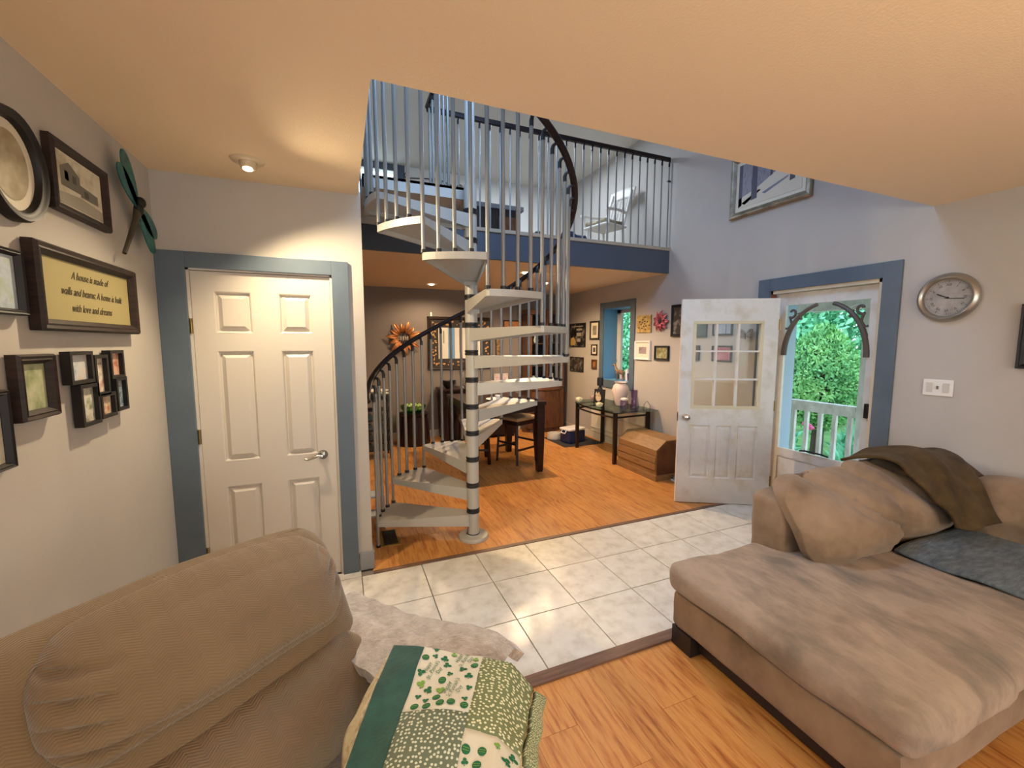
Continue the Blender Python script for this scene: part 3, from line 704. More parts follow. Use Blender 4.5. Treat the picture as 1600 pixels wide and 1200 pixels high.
# dragonfly
t = thing('dragonfly_ornament', 'teal metal dragonfly hanging head up on the left wall', 'wall ornament', (XL+.02, 2.70, 2.285), PI/2)
teal = mat('teal_patina', '#1f5c5a', .35, metal=.5, var=('#174a40', '#1f6a72', '#2b7a56'), scale=22)
MB().tube([(0, -.03, .0), (-.03, -.03, -.06), (-.09, -.025, -.15), (-.155, -.02, -.245)], [.018, .013, .011, .009], 8).build('tail', mat('bronze_patina', '#4a4438', .45, metal=.4), t, True)
MB().ell((.01, -.04, .035), (.024, .024, .028)).ell((-.002, -.035, .0), (.02, .02, .035)).build('head', frame_b, t, True)
def wing(dx, dz, L, W):
    m_ = MB(); d = Vector((dx, dz)).normalized(); p = Vector((-d.y, d.x)); pts = []
    for i in range(15):
        a = i/14*PI; pts.append(d*(L*(1-math.cos(a))/2)+p*W*math.sin(a)*(.65+.35*(1-math.cos(a))/2))
    for i in range(13, 0, -1):
        a = i/14*PI; pts.append(d*(L*(1-math.cos(a))/2)-p*W*math.sin(a)*(.65+.35*(1-math.cos(a))/2))
    m_.prism([(q.x, q.y+.01) for q in pts], 'y', -.036, -.031); return m_
for q in ((-.50, .87, .26, .062), (-.80, .60, .235, .055), (.90, -.42, .23, .058), (.66, -.8, .25, .060)): wing(*q).build('wing', teal, t)
# right wall
MB_SW = thing('light_switch', 'white double switch plate on the right wall below the clock', 'light switch', (XR-.003, 1.592, 1.302), -PI/2)
MB().box(-.082, .082, -.006, 0, -.058, .058, .003).build('plate', white_c, MB_SW)
for x in (-.045, .045): MB().box(x-.017, x+.017, -.010, -.005, -.034, .034, .002).build('rocker_switch', base_w, MB_SW)
MB().box(-.006, .006, -.014, -.005, -.012, .012).build('toggle', chrome, MB_SW)
t = thing('wall_clock', 'round brushed silver wall clock right of the entrance', 'clock', (XR-.003, 1.585, 1.935), -PI/2)
q = Matrix.Rotation(PI/2, 4, 'X')
MB().lathe([(.165, 0), (.170, .012), (.160, .035), (.145, .045), (.135, .038), (.128, .030), (.128, .006)], 48).xf(q).build('bezel', mat('antique_silver', '#a7a094', .32, metal=.8), t, True)
MB().lathe([(.128, .004), (.128, .010), (.001, .0101)], 48).xf(q).build('dial', mat('stone_dial', '#9b938b', .6, var=('#8a827a', '#aaa39a'), scale=12), t, False)
f = MB()
for i in range(60):
    a = 2*PI*i/60; r0 = .112 if i % 5 else .104
    f.tube([(r0*math.cos(a), -.0108, r0*math.sin(a)), (.12*math.cos(a), -.0108, .12*math.sin(a))], .0008 if i % 5 else .0016, 4)
f.build('minute_marks', g2, t)
for i in range(12):
    a = PI/2-2*PI*(i+1)/12; add_text(('I', 'II', 'III', 'IV', 'V', 'VI', 'VII', 'VIII', 'IX', 'X', 'XI', 'XII')[i], .024, g2, t, (.088*math.cos(a), -.0112, .088*math.sin(a)), rot=(PI/2, -(a-PI/2), 0), name='numeral')
MB().tube([(-.015, -.014, -.004), (.085, -.014, -.012)], .0022, 6).build('minute_hand', frame_b, t)
MB().tube([(.01, -.015, -.006), (-.058, -.015, .028)], .003, 6).build('hour_hand', frame_b, t)
MB().cyl((0, -.010, 0), (0, -.019, 0), .006, n=12).build('hub', frame_b, t)
framed('black framed picture at the right picture edge beyond the clock', 'right', 1.06, 1.66, .34, .40, .03, .03, frame_b, photo('dark_photo', ('#2c2a2a', '#55504a'), 6))
# large winter picture in the upper right
snow = flat('snow_print', '#cfc6b2'); trunk = flat('trunk_print', '#4b4a58'); far = photo('misty_wood_print', ('#5f6070', '#8b8a92', '#77767e'), 14, st=(6, 1, 1))
framed('large winter woodland picture in a silver grey frame high on the right wall', 'right', 2.985, 3.24, .85, .62, .06, .04, mat('pewter_frame', '#8b8270', .4, metal=.4, var=('#6d6250', '#a59a84'), scale=9), far, matb=cream, mw=.035,
       shapes=[('snow_print', snow, [[(0, 0), (0, .22), (.3, .34), (.6, .56), (1, .62), (1, 0)]]), ('path_print', flat('shadow_print', '#7c7a86'), [[(.05, .1), (.35, .3), (.38, .27), (.12, .05)], [(.4, .2), (.8, .38), (.8, .34), (.45, .15)]]), ('trunk_print', trunk, [[(.0, .02), (.0, 1), (.06, 1), (.06, .05)], [(.22, .1), (.23, 1), (.31, 1), (.32, .12)], [(.82, .24), (.84, 1), (.88, 1), (.9, .26)], [(.52, .5), (.53, 1), (.56, 1), (.56, .52)]])])
blackpic = photo('black_print_gold', ('#151314', '#1b1819', '#8c8478'), 9)
# small ones round the recessed window
framed('black unframed print with pale lettering left of the recessed window', 'right', 6.54, 1.76, .53, .42, .008, .02, frame_b, blackpic, cat='picture', name='canvas_print',
       shapes=[('lettering_print', g3, [[(.1, .86), (.1, .9), (.85, .9), (.85, .86)], [(.45, .7), (.45, .78), (.8, .78), (.8, .7)], [(.45, .45), (.45, .6), (.75, .6), (.75, .45)], [(.5, .2), (.5, .35), (.7, .35), (.7, .2)]]), ('flower_print', flat('gold_print', '#b99a52'), [[(.05, .05), (.05, .35), (.25, .42), (.4, .2), (.35, .05)]])])
framed('small dark print below the black lettered print', 'right', 6.55, 1.235, .45, .26, .008, .02, frame_b, photo('dark_city_photo', ('#1c1816', '#3c332c', '#8c8478'), 12), cat='picture', name='canvas_print')
framed('tall brown frame with a cream mat beside the recessed window', 'right', 5.985, 1.83, .27, .31, .028, .025, frame_br, photo('grey_figure_photo', ('#5d564e', '#9a9184'), 12), matb=cream, mw=.05)
framed('tiny brown framed print, upper of two left of the window', 'right', 5.99, 1.505, .17, .18, .022, .02, frame_br, g2, matb=cream, mw=.03)
framed('tiny brown wooden plaque, lower of two left of the window', 'right', 5.985, 1.26, .15, .165, .04, .02, cherry, mat('amber_print', '#9a6a3c', .5))
t = thing('wooden_wall_plaque', 'square straw coloured carved wooden plaque right of the window', 'wall ornament', (XR-.004, 4.75, 1.885), -PI/2)
MB().box(-.145, .145, -.018, 0, -.12, .12, .003).build('board', mat('straw_wood', '#b8974f', .6, var=('#8f6f35', '#c9a961'), scale=16), t)
for i in range(14):
    a = i*2.4; r = .02+.0068*i
    MB().ell((r*math.cos(a)*1.1, -.02, r*math.sin(a)), (.018, .006, .010), 8, 5).build('carving', mat('dark_straw_wood', '#5f4522', .6), t, True)
t = thing('flower_ornament', 'red metal flower ornament with a dark centre on the right wall', 'wall ornament', (XR-.004, 4.41, 1.905), -PI/2)
redp = mat('red_enamel', '#a04455', .35, metal=.3, var=('#862f40', '#b8606c'), scale=12)
for lay, (n, r, w_) in enumerate(((9, .15, .030), (8, .11, .026))):
    for i in range(n):
        a = 2*PI*i/n+lay*.35
        m_ = MB().grid(lambda u, v: (r*(.2+.8*v), -.012-.012*lay-.02*math.sin(v*PI)-.006*(2*u-1)**2, (2*u-1)*w_*math.sin(PI*min(1, .12+.88*v)**.9)), 4, 6)
        m_.xf(Matrix.Rotation(a, 4, 'Y')); p = m_.build('petal', redp, t, True); p.modifiers.new('s', 'SOLIDIFY').thickness = .003
MB().ell((0, -.03, 0), (.034, .014, .034)).build('flower_centre', frame_b, t, True)
framed('white box frame with a small group photograph right of the window', 'right', 4.765, 1.515, .325, .265, .03, .03, white_c, photo('group_photo', ('#5a4a4a', '#a08a86', '#7d8490'), 14), matb=mat('warm_white_mat', '#d9d0bd', .8), mw=.055)
framed('small black frame with a green landscape photograph under the red flower', 'right', 4.385, 1.485, .265, .195, .028, .025, frame_b, photo('green_photo', ('#3f4630', '#8a8450', '#b8b49a'), 12))
framed('tall black narrow frame partly hidden by the open door edge', 'right', 4.12, 1.90, .20, .40, .03, .03, frame_b, blackpic)
framed('dark green framed picture seen through the door upper left pane', 'right', 3.77, 1.84, .23, .31, .02, .02, mat('dark_teal_frame', '#26333a', .5), photo('teal_print', ('#26383c', '#3c5a5e'), 7))
framed('brown frame with a blue print seen through the door top middle pane', 'right', 3.445, 1.84, .26, .28, .022, .02, frame_br, photo('pale_blue_print', ('#7c8a9c', '#a9b3bd'), 6), shapes=[('band_print', flat('navy_print', '#4a586e'), [[(0, .45), (0, .5), (1, .5), (1, .45)], [(.7, 0), (.7, 1), (.75, 1), (.75, 0)]])])
framed('small black frame seen through the door middle left pane', 'right', 3.80, 1.50, .10, .18, .02, .02, frame_b, blackpic)
framed('dark frame with a magenta photograph seen through the door centre pane', 'right', 3.44, 1.50, .26, .18, .018, .02, frame_br, photo('magenta_photo', ('#6a2a3c', '#9c4c5c', '#c99aa0'), 9))
t = thing('butterfly_ornament', 'small brown butterfly ornament seen through the door top right pane', 'wall ornament', (XR-.004, 3.13, 1.69), -PI/2)
bt = mat('brown_butterfly', '#7a6a5c', .6, var=('#4f4238', '#94867a'), scale=25)
for s in (1, -1):
    for (dx, dz, L, W) in ((s*.8, .6, .10, .028), (s*.9, -.3, .07, .022)): wing(dx, dz, L, W).build('wing', bt, t)
MB().tube([(0, -.036, -.03), (0, -.04, .03)], .006, 6).build('body', frame_b, t)
t = thing('wall_outlet', 'white wall outlet above the oak chest', 'outlet', (XR-.004, 4.62, .40), -PI/2)
MB().box(-.04, .04, -.006, 0, -.06, .06, .002).build('plate', white_c, t)
for z in (-.025, .025): MB().box(-.016, .016, -.009, -.005, z-.014, z+.014, .003).build('socket', base_w, t)
# low white wall panel behind the console
t = thing('wall_panel', 'low white moulded access panel on the right wall behind the console', 'panel', (XR-.002, 5.35, .125), -PI/2)
MB().box(-.68, .68, -.018, 0, 0, .50, .003).build('board', mat('panel_white', '#ddd3c4', .5), t)
for z in (.06, .30, .46): MB().box(-.68, .68, -.03, -.016, z, z+.022, .004).build('rail', base_w, t)

# far wall: sunflower, mirror with the reflection of a window painted in
t = thing('sunflower_ornament', 'copper metal sunflower ornament on the dark far wall', 'wall ornament', (.95, YF-.004, 1.70))
cop = mat('copper_petal', '#b5703c', .35, metal=.4, var=('#8f4f28', '#c98a50'), scale=10)
for i in range(14):
    a = 2*PI*i/14+.1; r = .30 if i % 2 else .25
    m_ = MB().grid(lambda u, v: (.09+(r-.09)*v, -.03-.03*math.sin(v*PI)-.01*(2*u-1)**2, (2*u-1)*.034*math.sin(PI*min(1, .1+.9*v))), 4, 6)
    m_.xf(Matrix.Rotation(a, 4, 'Y')); p = m_.build('petal', cop, t, True); p.modifiers.new('s', 'SOLIDIFY').thickness = .004
MB().tube([(.115*math.cos(2*PI*i/28), -.03, .115*math.sin(2*PI*i/28)) for i in range(28)], .014, 8, closed=True).build('ring', cop, t, True)
MB().box(-.003, .003, -.03, -.004, -.1, .1).box(-.1, .1, -.03, -.026, -.004, .004).build('bracket', frame_b, t)
for x, hh in ((-.05, .07), (-.012, .085), (.03, .06), (.062, .075)): MB().ell((x, -.036, -.01), (.015, .006, hh/2), 8, 6).build('plume', mat('pewter', '#a59c90', .4, metal=.5), t, True)
pf = framed('ornate dark frame with gold vines around a mirror with its white and blue reflection painted in on the far wall', 'far', 1.925, 1.615, 1.16, .90, .055, .04, frame_br, flat('white_reflection', '#cfcabd'), matb=flat('dark_border', '#241c1a'), mw=.13,
       shapes=[('blue_reflection', flat('sky_reflection', '#5f8fbb'), [[(.21, 0), (.21, 1), (.36, 1), (.36, 0)], [(.96, 0), (.96, 1), (1, 1), (1, 0)]]), ('line_reflection', flat('olive_reflection', '#8a8468'), [[(.10, .5), (.10, .9), (.13, .9), (.13, .5)], [(.46, .2), (.46, .95), (.49, .95), (.49, .2)], [(.7, 0), (.7, 1), (.74, 1), (.74, 0)]])])  # bars painted as the reflection of a window
gold = mat('gilt_vine', '#b0854c', .4, metal=.4)
v = MB(); random.seed(3)
for i in range(90):
    s = i/90*4; k = int(s); f_ = s-k; ww, hh = .47, .345
    x, z = ((-ww+2*ww*f_, hh), (ww, hh-2*hh*f_), (ww-2*ww*f_, -hh), (-ww, -hh+2*hh*f_))[k]
    v.ell((x+random.uniform(-.035, .035), -.018, z+random.uniform(-.035, .035)), (random.uniform(.012, .026), .004, random.uniform(.010, .02)), 6, 4)
v.build('gilt_vine', gold, pf, True, kind='stuff')
MB().box(-.53, -.50, -.03, -.01, .45, .52, .008).build('finial', white_c, pf)

# dining recessed lamps
for i, (x, y, lab) in enumerate(((1.3, 6.45, 'small recessed lamp in the dining ceiling near the far wall'), (2.85, 5.69, 'recessed lamp in the dining ceiling right of the staircase'), (2.2, 4.95, 'recessed lamp above the dining table hidden by the treads'))):
    t = thing('ceiling_light', lab, 'ceiling light', (x, y, HD))
    MB().lathe([(.06, -.004), (.075, -.012), (.09, -.008), (.095, 0)], 28).build('trim_ring', mat('ivory_metal', '', .4), t, True)
    MB().ell((0, 0, -.012), (.04, .04, .014)).build('bulb', bulb, t, True)
t = thing('ceiling_medallion', 'round shallow plaster disc on the dining ceiling', 'ceiling disc', (2.55, 5.25, HD))
MB().lathe([(.33, 0), (.33, -.012), (.30, -.02), (.16, -.02), (.14, -.03), (.02, -.03)], 40).build('disc', ceil_p, t, True)

# ------------------------------------------------------------ dining room
t = thing('dining_table', 'tall espresso wood dining table behind the spiral stairs', 'table', (1.83, 5.15, 0))
TW, TL = .46, .56
MB().box(-TW-.03, TW+.03, -TL-.03, TL+.03, .855, .90, .006).build('tabletop', darkwood, t)
MB().box(-TW+.02, TW-.02, -TL+.02, TL-.02, .77, .855).build('apron', darkwood, t)
for sx_ in (-1, 1):
    for sy in (-1, 1):
        x, y = sx_*(TW-.035), sy*(TL-.035)
        l = MB(); ring = []
        for z, h_ in ((0, .032), (.03, .036), (.35, .045), (.855, .050)):
            ring.append([l.bm.verts.new((x+a*h_, y+b*h_, z)) for a, b in ((-1, -1), (1, -1), (1, 1), (-1, 1))])
        for A, B in zip(ring, ring[1:]):
            for k in range(4): l.bm.faces.new((A[k], A[(k+1) % 4], B[(k+1) % 4], B[k]))
        l.bm.faces.new(ring[0]); l.bm.faces.new(ring[-1]); l.build('leg', darkwood, t)
t = thing('plate', 'white plate with a cup on the dining table', 'plate', (1.80, 4.88, .90))
MB().lathe([(.07, 0), (.08, .004), (.15, .018), (.155, .021), (.148, .020), (.08, .008), (.001, .007)], 32).build('dish', white_c, t, True)
o = MB().lathe([(.02, 0), (.03, .004), (.04, .05), (.042, .055), (.036, .05), (.026, .01), (.001, .009)], 20).build('cup', white_c, None, True); o.location = (1.80, 4.88, .911)
tag(o, 'small white cup standing on the plate on the dining table', 'cup')
seatc = mat('tan_leather_seat', '#a08a68', .45)
def make_stool():
    t = thing('bar_stool', '', 'stool', (0, 0, 0))
    for sx_ in (-1, 1):
        for sy in (-1, 1):
            MB().tube([(sx_*.19, sy*.19, 0), (sx_*.165, sy*.165, .57)], .022, 4, up=(0, 1, 0)).build('leg', darkwood, t)
    MB().box(-.185, .185, -.185, .185, .53, .585, .006).build('seat_frame', darkwood, t)
    MB().cushion(-.205, .205, -.205, .205, .585, .64, .025, puff=(0, 0, .012), n=8).build('seat', seatc, t, True)
    for z, s in ((.20, 0), (.28, 1)):
        for q in (-1, 1):
            m_ = MB().box(-.18, .18, q*.18-.011, q*.18+.011, z-.012, z+.012) if s == 0 else MB().box(q*.18-.011, q*.18+.011, -.18, .18, z-.012, z+.012)
            m_.build('stretcher', darkwood, t)
    return t
s1 = make_stool(); s1.location = (2.13, 5.25, 0); s1.rotation_euler = (0, 0, math.radians(24))
s1['label'] = 'bar stool with a tan seat tucked at the right side of the tall table'; s1['group'] = 'bar stools at the dining table'
s1.location = (2.18, 5.19, 0)
dup(s1, (1.62, 5.36, 0), math.radians(-12), 'bar stool behind the centre pole, only its dark legs showing below the treads')
# sideboard at the far wall left of the table
t = thing('sideboard', 'dark wood sideboard with doors against the far wall behind the stairs', 'sideboard', (2.12, YF-.27, 0))
MB().box(-.62, .62, -.24, .22, .05, .84, .004).build('body', darkwood, t)
MB().box(-.66, .66, -.27, .23, .84, .87, .006).build('top', darkwood, t)
for x in (-.32, .32):
    d_ = MB().box(x-.27, x+.27, -.252, -.24, .10, .79, .003).build('door', darkwood, t)
    MB().cyl((x+(.22 if x < 0 else -.22), -.252, .5), (x+(.22 if x < 0 else -.22), -.275, .5), .014, n=10).build('knob', chrome, d_)
for x in (-.58, .58):
    for y in (-.2, .18): MB().box(x-.03, x+.03, y-.03, y+.03, 0, .05).build('foot', darkwood, t)
def lathed(name, label, cat, loc, prof, m, n=24, **k):
    o = MB().lathe(prof, n).build(name, m, None, True); o.location = loc; tag(o, label, cat, **k); return o
lathed('bowl', 'black bowl on the dark sideboard', 'bowl', (1.62, YF-.33, .87), [(.05, 0), (.06, .01), (.10, .07), (.12, .13), (.11, .13), (.09, .07), (.04, .02), (.001, .02)], blackp)
lathed('candle_holder', 'white candle in a thin holder on the sideboard', 'candle', (1.86, YF-.28, .87), [(.035, 0), (.035, .01), (.006, .02), (.006, .16), (.022, .17), (.022, .26), (.004, .262)], white_c)
t = thing('dried_branches', 'thin dry branches in a vase on the sideboard', 'vase', (1.98, YF-.22, .87))
MB().lathe([(.03, 0), (.045, .06), (.025, .14), (.03, .18), (.02, .18), (.001, .1)], 16).build('vase', blackp, t, True)
for i in range(7):
    a = i*.9; MB().tube([(0, 0, .16), (.03*math.cos(a), .03*math.sin(a), .28), (.10*math.cos(a), .06*math.sin(a), .42+.02*i)], .003, 5).build('twig', frame_br, t)
pk_ = framed('pink and white photograph standing on the sideboard', 'far', 2.44, 1.03, .26, .20, .012, .015, white_c, photo('pink_photo', ('#b98a94', '#d9c4c4', '#8a94a8'), 10)); pk_.location = (2.62, YF-.14, .975)
framed('orange toned wide picture high behind the treads on the far wall', 'far', 2.93, 1.92, .42, .22, .02, .02, frame_b, photo('orange_photo', ('#6a4428', '#c07a3c', '#8a5a34'), 10))
framed('small gold vine picture right of the bright far wall mirror', 'far', 2.63, 1.58, .12, .42, .015, .02, frame_br, photo('gold_vine_photo', ('#241c1a', '#a8834c'), 22))
# china cabinet in the far right corner
t = thing('china_cabinet', 'cherry wood china cabinet with glass doors in the far right corner', 'cabinet', (3.40, YF-.24, 0))
MB().box(-.36, .36, -.16, .20, .08, .78, .004).build('lower_body', cherry, t)
MB().lathe([(.40, 0), (.40, .06), (.37, .09)], 24, sy=.5).build('plinth', cherry, t, True)
MB().lathe([(.36, .09), (.385, .4), (.36, .76), (.40, .78), (.40, .81), (.36, .82)], 24, c=(0, -.02), sy=.62).build('bow_front', cherry, t, True)
for x in (-.34, .31): MB().box(x, x+.05, -.17, .2, .82, 2.12, .003).build('stile', cherry, t)
MB().box(-.01, .03, -.175, -.13, .82, 2.12, .003).build('stile', cherry, t)
MB().box(-.36, .38, .18, .20, .82, 2.12).build('back', darkwood, t)
MB().box(-.40, .42, -.2, .21, 2.12, 2.2, .01).build('cornice', cherry, t)
for z in (1.2, 1.6): MB().box(-.33, .33, -.14, .18, z, z+.015).build('shelf', cherry, t)
for x0 in (-.285, .035): MB().box(x0, x0+.27, -.155, -.151, .84, 2.1).build('glass_door', glass, t)
for i, (x, z, r, hh, c, lab) in enumerate(((-.2, .822, .05, .20, white_c, 'white vase on the bottom shelf of the china cabinet'), (.18, .822, .045, .24, white_c, 'tall white jug on the bottom shelf of the china cabinet'), (-.18, 1.216, .05, .16, mat('blue_glaze', '#7c8aa8', .3), 'blue glazed jar on the middle shelf of the china cabinet'), (.17, 1.216, .055, .18, mat('pink_glaze', '#c4a0a0', .3), 'pink jug on the middle shelf of the china cabinet'), (-.15, 1.616, .05, .14, white_c, 'white pot on the top shelf of the china cabinet'), (.18, 1.616, .045, .17, chrome, 'silver cup on the top shelf of the china cabinet'))):
    lathed('vase', lab, 'vase', (3.40+x, YF-.26, z), [(r*.6, 0), (r, hh*.35), (r*.55, hh*.8), (r*.7, hh), (r*.6, hh), (.001, hh*.9)], c, 18)
# planter table with bowl of green glass
t = thing('drum_table', 'dark brown half barrel side table on the far wall', 'side table', (1.02, 6.70, 0))
MB().lathe([(.25, 0), (.26, .02), (.24, .3), (.215, .47), (.24, .48), (.25, .50), (.001, .50)], 28).build('barrel', darkwood, t, True)
for i in range(14):
    a = 2*PI*i/14; MB().tube([(.262*math.cos(a), .262*math.sin(a), .02), (.243*math.cos(a), .243*math.sin(a), .3), (.222*math.cos(a), .222*math.sin(a), .46)], .006, 4).build('stave', frame_br, t)
t = thing('glass_bowl', 'clear glass bowl of green glass balls on the drum table', 'bowl', (1.02, 6.70, .50))
MB().lathe([(.10, .012), (.14, .02), (.19, .08), (.20, .13), (.195, .13), (.18, .08), (.13, .03), (.001, .025)], 28).build('bowl', greenglass, t, True)
MB().lathe([(.11, 0), (.21, .008), (.215, .014), (.10, .010)], 28).build('tray', frame_b, t, True)
ballp = []; gb_ = mat('green_glass_ball', '#7fa860', .15, var=('#5f8a45', '#b9cf8a'), scale=10); random.seed(5); src = None
for i in range(26):
    lay, q_ = i//13, i % 13; a = lay*.4+(q_*2*PI/4 if q_ < 4 else (q_-4)*2*PI/9); r = .042 if q_ < 4 else .108; z = .07+.055*lay
    if not src:
        src = MB().ell((0, 0, 0), (.027, .027, .027), 10, 7).build('glass_ball', gb_, None, True); src.location = (1.02+r*math.cos(a), 6.70+r*math.sin(a), .50+z); o = src
    else: o = src.copy(); COL.objects.link(o); o.location = (1.02+r*math.cos(a), 6.70+r*math.sin(a), .50+z)
    tag(o, 'small green glass ball heaped in the bowl on the drum table', 'glass ball', 'green glass balls in the bowl')
# black wire shelf behind the wall corner with white dishes
t = thing('wire_shelf', 'black metal wire shelf at the far left seen past the handrail', 'shelf', (.42, 6.1, 0))
for x in (-.22, .16):
    for y in (-.15, .15): MB().cyl((x, y, 0), (x, y, .84), .012, n=8).build('post', frame_b, t)
for z in (.12, .26, .40, .54, .68): MB().box(-.23, .17, -.16, .16, z, z+.012).build('shelf', frame_b, t)
MB().box(-.25, .19, -.18, .18, .84, .87, .004).build('top', frame_b, t)
for i, z in enumerate((.132, .272, .412, .552)):
    for x in (-.1, .06):
        o = MB().cyl((0, 0, 0), (0, -.26, 0), .042, .042, 14).cyl((0, -.26, 0), (0, -.30, 0), .015, n=10).build('wine_bottle', mat('dark_bottle', '#1c2a22', .15), None, True); o.location = (.42+x, 6.1+.12, z+.043)
        tag(o, ('left', 'right')[x > 0]+' dark bottle lying on the '+('lowest', 'second', 'third', 'top')[i]+' tier of the black wire shelf', 'bottle', 'bottles on the wire shelf')
for i, z in enumerate((.87, .915)):
    o = lathed('serving_dish', ('lower', 'upper')[i]+' white round serving dish stacked on the wire shelf', 'dish', (.42, 6.1, z), [(.10, 0), (.12, .012), (.18, .04), (.185, .044), (.16, .035), (.1, .014), (.001, .012)], white_c, 28)
# things low behind the wall corner
t = thing('step_stool', 'light grey two-tread plastic step stool peeking from behind the wall corner', 'stool', (.235, 3.82, 0))
gp = mat('light_grey_plastic', '#b4bac4', .4)
for z, y0, y1 in ((.13, -.16, .0), (.25, .0, .16)): MB().box(-.12, .075, y0, y1, z-.02, z, .008).build('tread', gp, t)
for x in (-.12, .06): MB().prism([(-.16, 0), (.16, 0), (.16, .23), (.0, .23), (.0, .11), (-.16, .11)], 'x', x, x+.014).build('side_panel', gp, t)
t = thing('floor_register', 'brass floor register grille set by the wall corner under the stairs', 'floor vent', (.31, 3.46, .004))
MB().box(-.075, .075, -.15, .15, 0, .006, .002).build('plate', mat('gilt_plate', '#9a7b3c', .4, metal=.5), t)
for i in range(11): MB().box(-.055, .055, -.125+i*.024, -.115+i*.024, .006, .011).build('slat', frame_b, t)

# ------------------------------------------------------------ along the right wall
darkmet = mat('bronze_metal', '#33281f', .35, metal=.5)
t = thing('console_table', 'dark metal console table with smoked glass top on the right wall', 'console table', (3.62, 5.02, 0))
legs = [(-.30, -.50), (-.30, .46), (.27, -.46), (.27, .62)]
for x, y in legs: MB().box(x-.022, x+.022, y-.022, y+.022, 0, .70, .003).build('leg', darkmet, t)
def arcp(z, n=14, o_=0):
    return [(-.30-.05*math.sin(PI*i/n)-o_, -.50+.96*i/n, z) for i in range(n+1)]
for z in (.63, .69): MB().tube(arcp(z)+[(.27, .62, z)], .014, 6).tube([(-.3, -.5, z), (.27, -.46, z)], .014, 6).build('rail', darkmet, t, True)
top_ = [(p[0]-.05, p[1]) for p in arcp(0)]
MB().prism([(.31, -.62), (-.25, -.62)]+top_+[(-.2, .66), (.31, .66)], 'z', .705, .717).build('glass_top', tableglass, t)
ct = .718
def at_console(x, y): return (3.62+x, 5.02+y, ct)
shell = mat('pale_shell', '#cfc6a4', .5, var=('#b3ab7c', '#e0dac2'), scale=20)
def shellobj(label, x, y, r):
    t = thing('sea_shell', label, 'shell', at_console(x, y))
    m_ = MB().ell((0, 0, r*.75), (r, r*.9, r*.75), 14, 9)
    for i in range(7):
        a = 2*PI*i/7; m_.tube([(r*.6*math.cos(a), r*.6*math.sin(a), r*.9), (r*1.1*math.cos(a), r*1.1*math.sin(a), r*(1.1+.2*(i % 2)))], [r*.22, r*.08], 6)
    m_.build('body', shell, t, True)
shellobj('pale round shell at the far end of the console table', -.30, .42, .055)
shellobj('greenish pale shell in the front middle of the console table', -.30, -.12, .05)
t = thing('picture_frame', 'black standing frame with a cat photograph on the console', 'picture frame', at_console(-.12, .16), -PI/2+.5)
MB().box(-.085, .085, -.012, .012, 0, .22, .003).xf(Matrix.Rotation(-.15, 4, 'X')).build('frame', frame_b, t)
MB().ell((0, -.016, .10), (.045, .004, .06), 14, 9).build('cat_print', mat('cream_fur_print', '#d0b48c', .8), t, True)
MB().prism([(-.04, .14), (-.02, .19), (0, .15), (.02, .19), (.04, .14)], 'y', -.04, -.036).build('ear_print', mat('cream_fur_print', '', .8), t)
lathed('bottle', 'tall bottle with a large black cap behind the cat picture on the console', 'bottle', at_console(-.02, .28), [(.05, 0), (.055, .02), (.055, .18), (.02, .24), (.02, .26), (.045, .26), (.045, .38), (.001, .38)], blackp)
t = thing('flower_ornament', 'small dull pink rose ornament at the back of the console', 'ornament', at_console(.0, .46))
MB().ell((0, 0, .05), (.055, .05, .05)).build('bloom', mat('faded_rose', '#a08070', .6, var=('#6d5a50', '#c4a090'), scale=30), t, True)
for i in range(5): MB().ell((.045*math.cos(i*1.25), .045*math.sin(i*1.25), .06), (.022, .022, .03), 8, 6).build('petal', mat('faded_rose', '', .6), t, True)
t = thing('pink_vase', 'large dusty pink urn vase under the recessed window on the console', 'vase', at_console(.10, -.06))
MB().lathe([(.06, 0), (.07, .01), (.10, .12), (.125, .22), (.10, .29), (.07, .315), (.09, .34), (.08, .34), (.06, .31), (.001, .3)], 28).build('body', mat('dusty_pink_glaze', '#d0bbae', .45, bump=.15, bscale=25), t, True)
t = thing('glass_jar', 'lilac glass jar with a white lid at the near end of the console', 'jar', at_console(-.06, -.36))
MB().lathe([(.05, 0), (.055, .01), (.055, .11), (.04, .12), (.001, .118)], 22).build('jar', purpleglass, t, True)
MB().lathe([(.042, .12), (.05, .125), (.05, .145), (.02, .155), (.001, .157)], 22).build('lid', white_c, t, True)
lathed('glass_vase', 'tall clear lilac glass vase beside the lilac jar', 'vase', at_console(.06, -.42), [(.05, 0), (.055, .02), (.04, .1), (.045, .26), (.04, .26), (.036, .1), (.04, .03), (.001, .03)], purpleglass)
t = thing('wire_stand', 'thin bent wire easel at the near end of the console', 'easel', at_console(.16, -.55))
MB().tube([(-.05, 0, .0), (-.05, -.02, .09), (0, -.02, .12), (.05, -.02, .05), (.06, 0, 0)], .004, 6).build('wire', chrome, t, True)
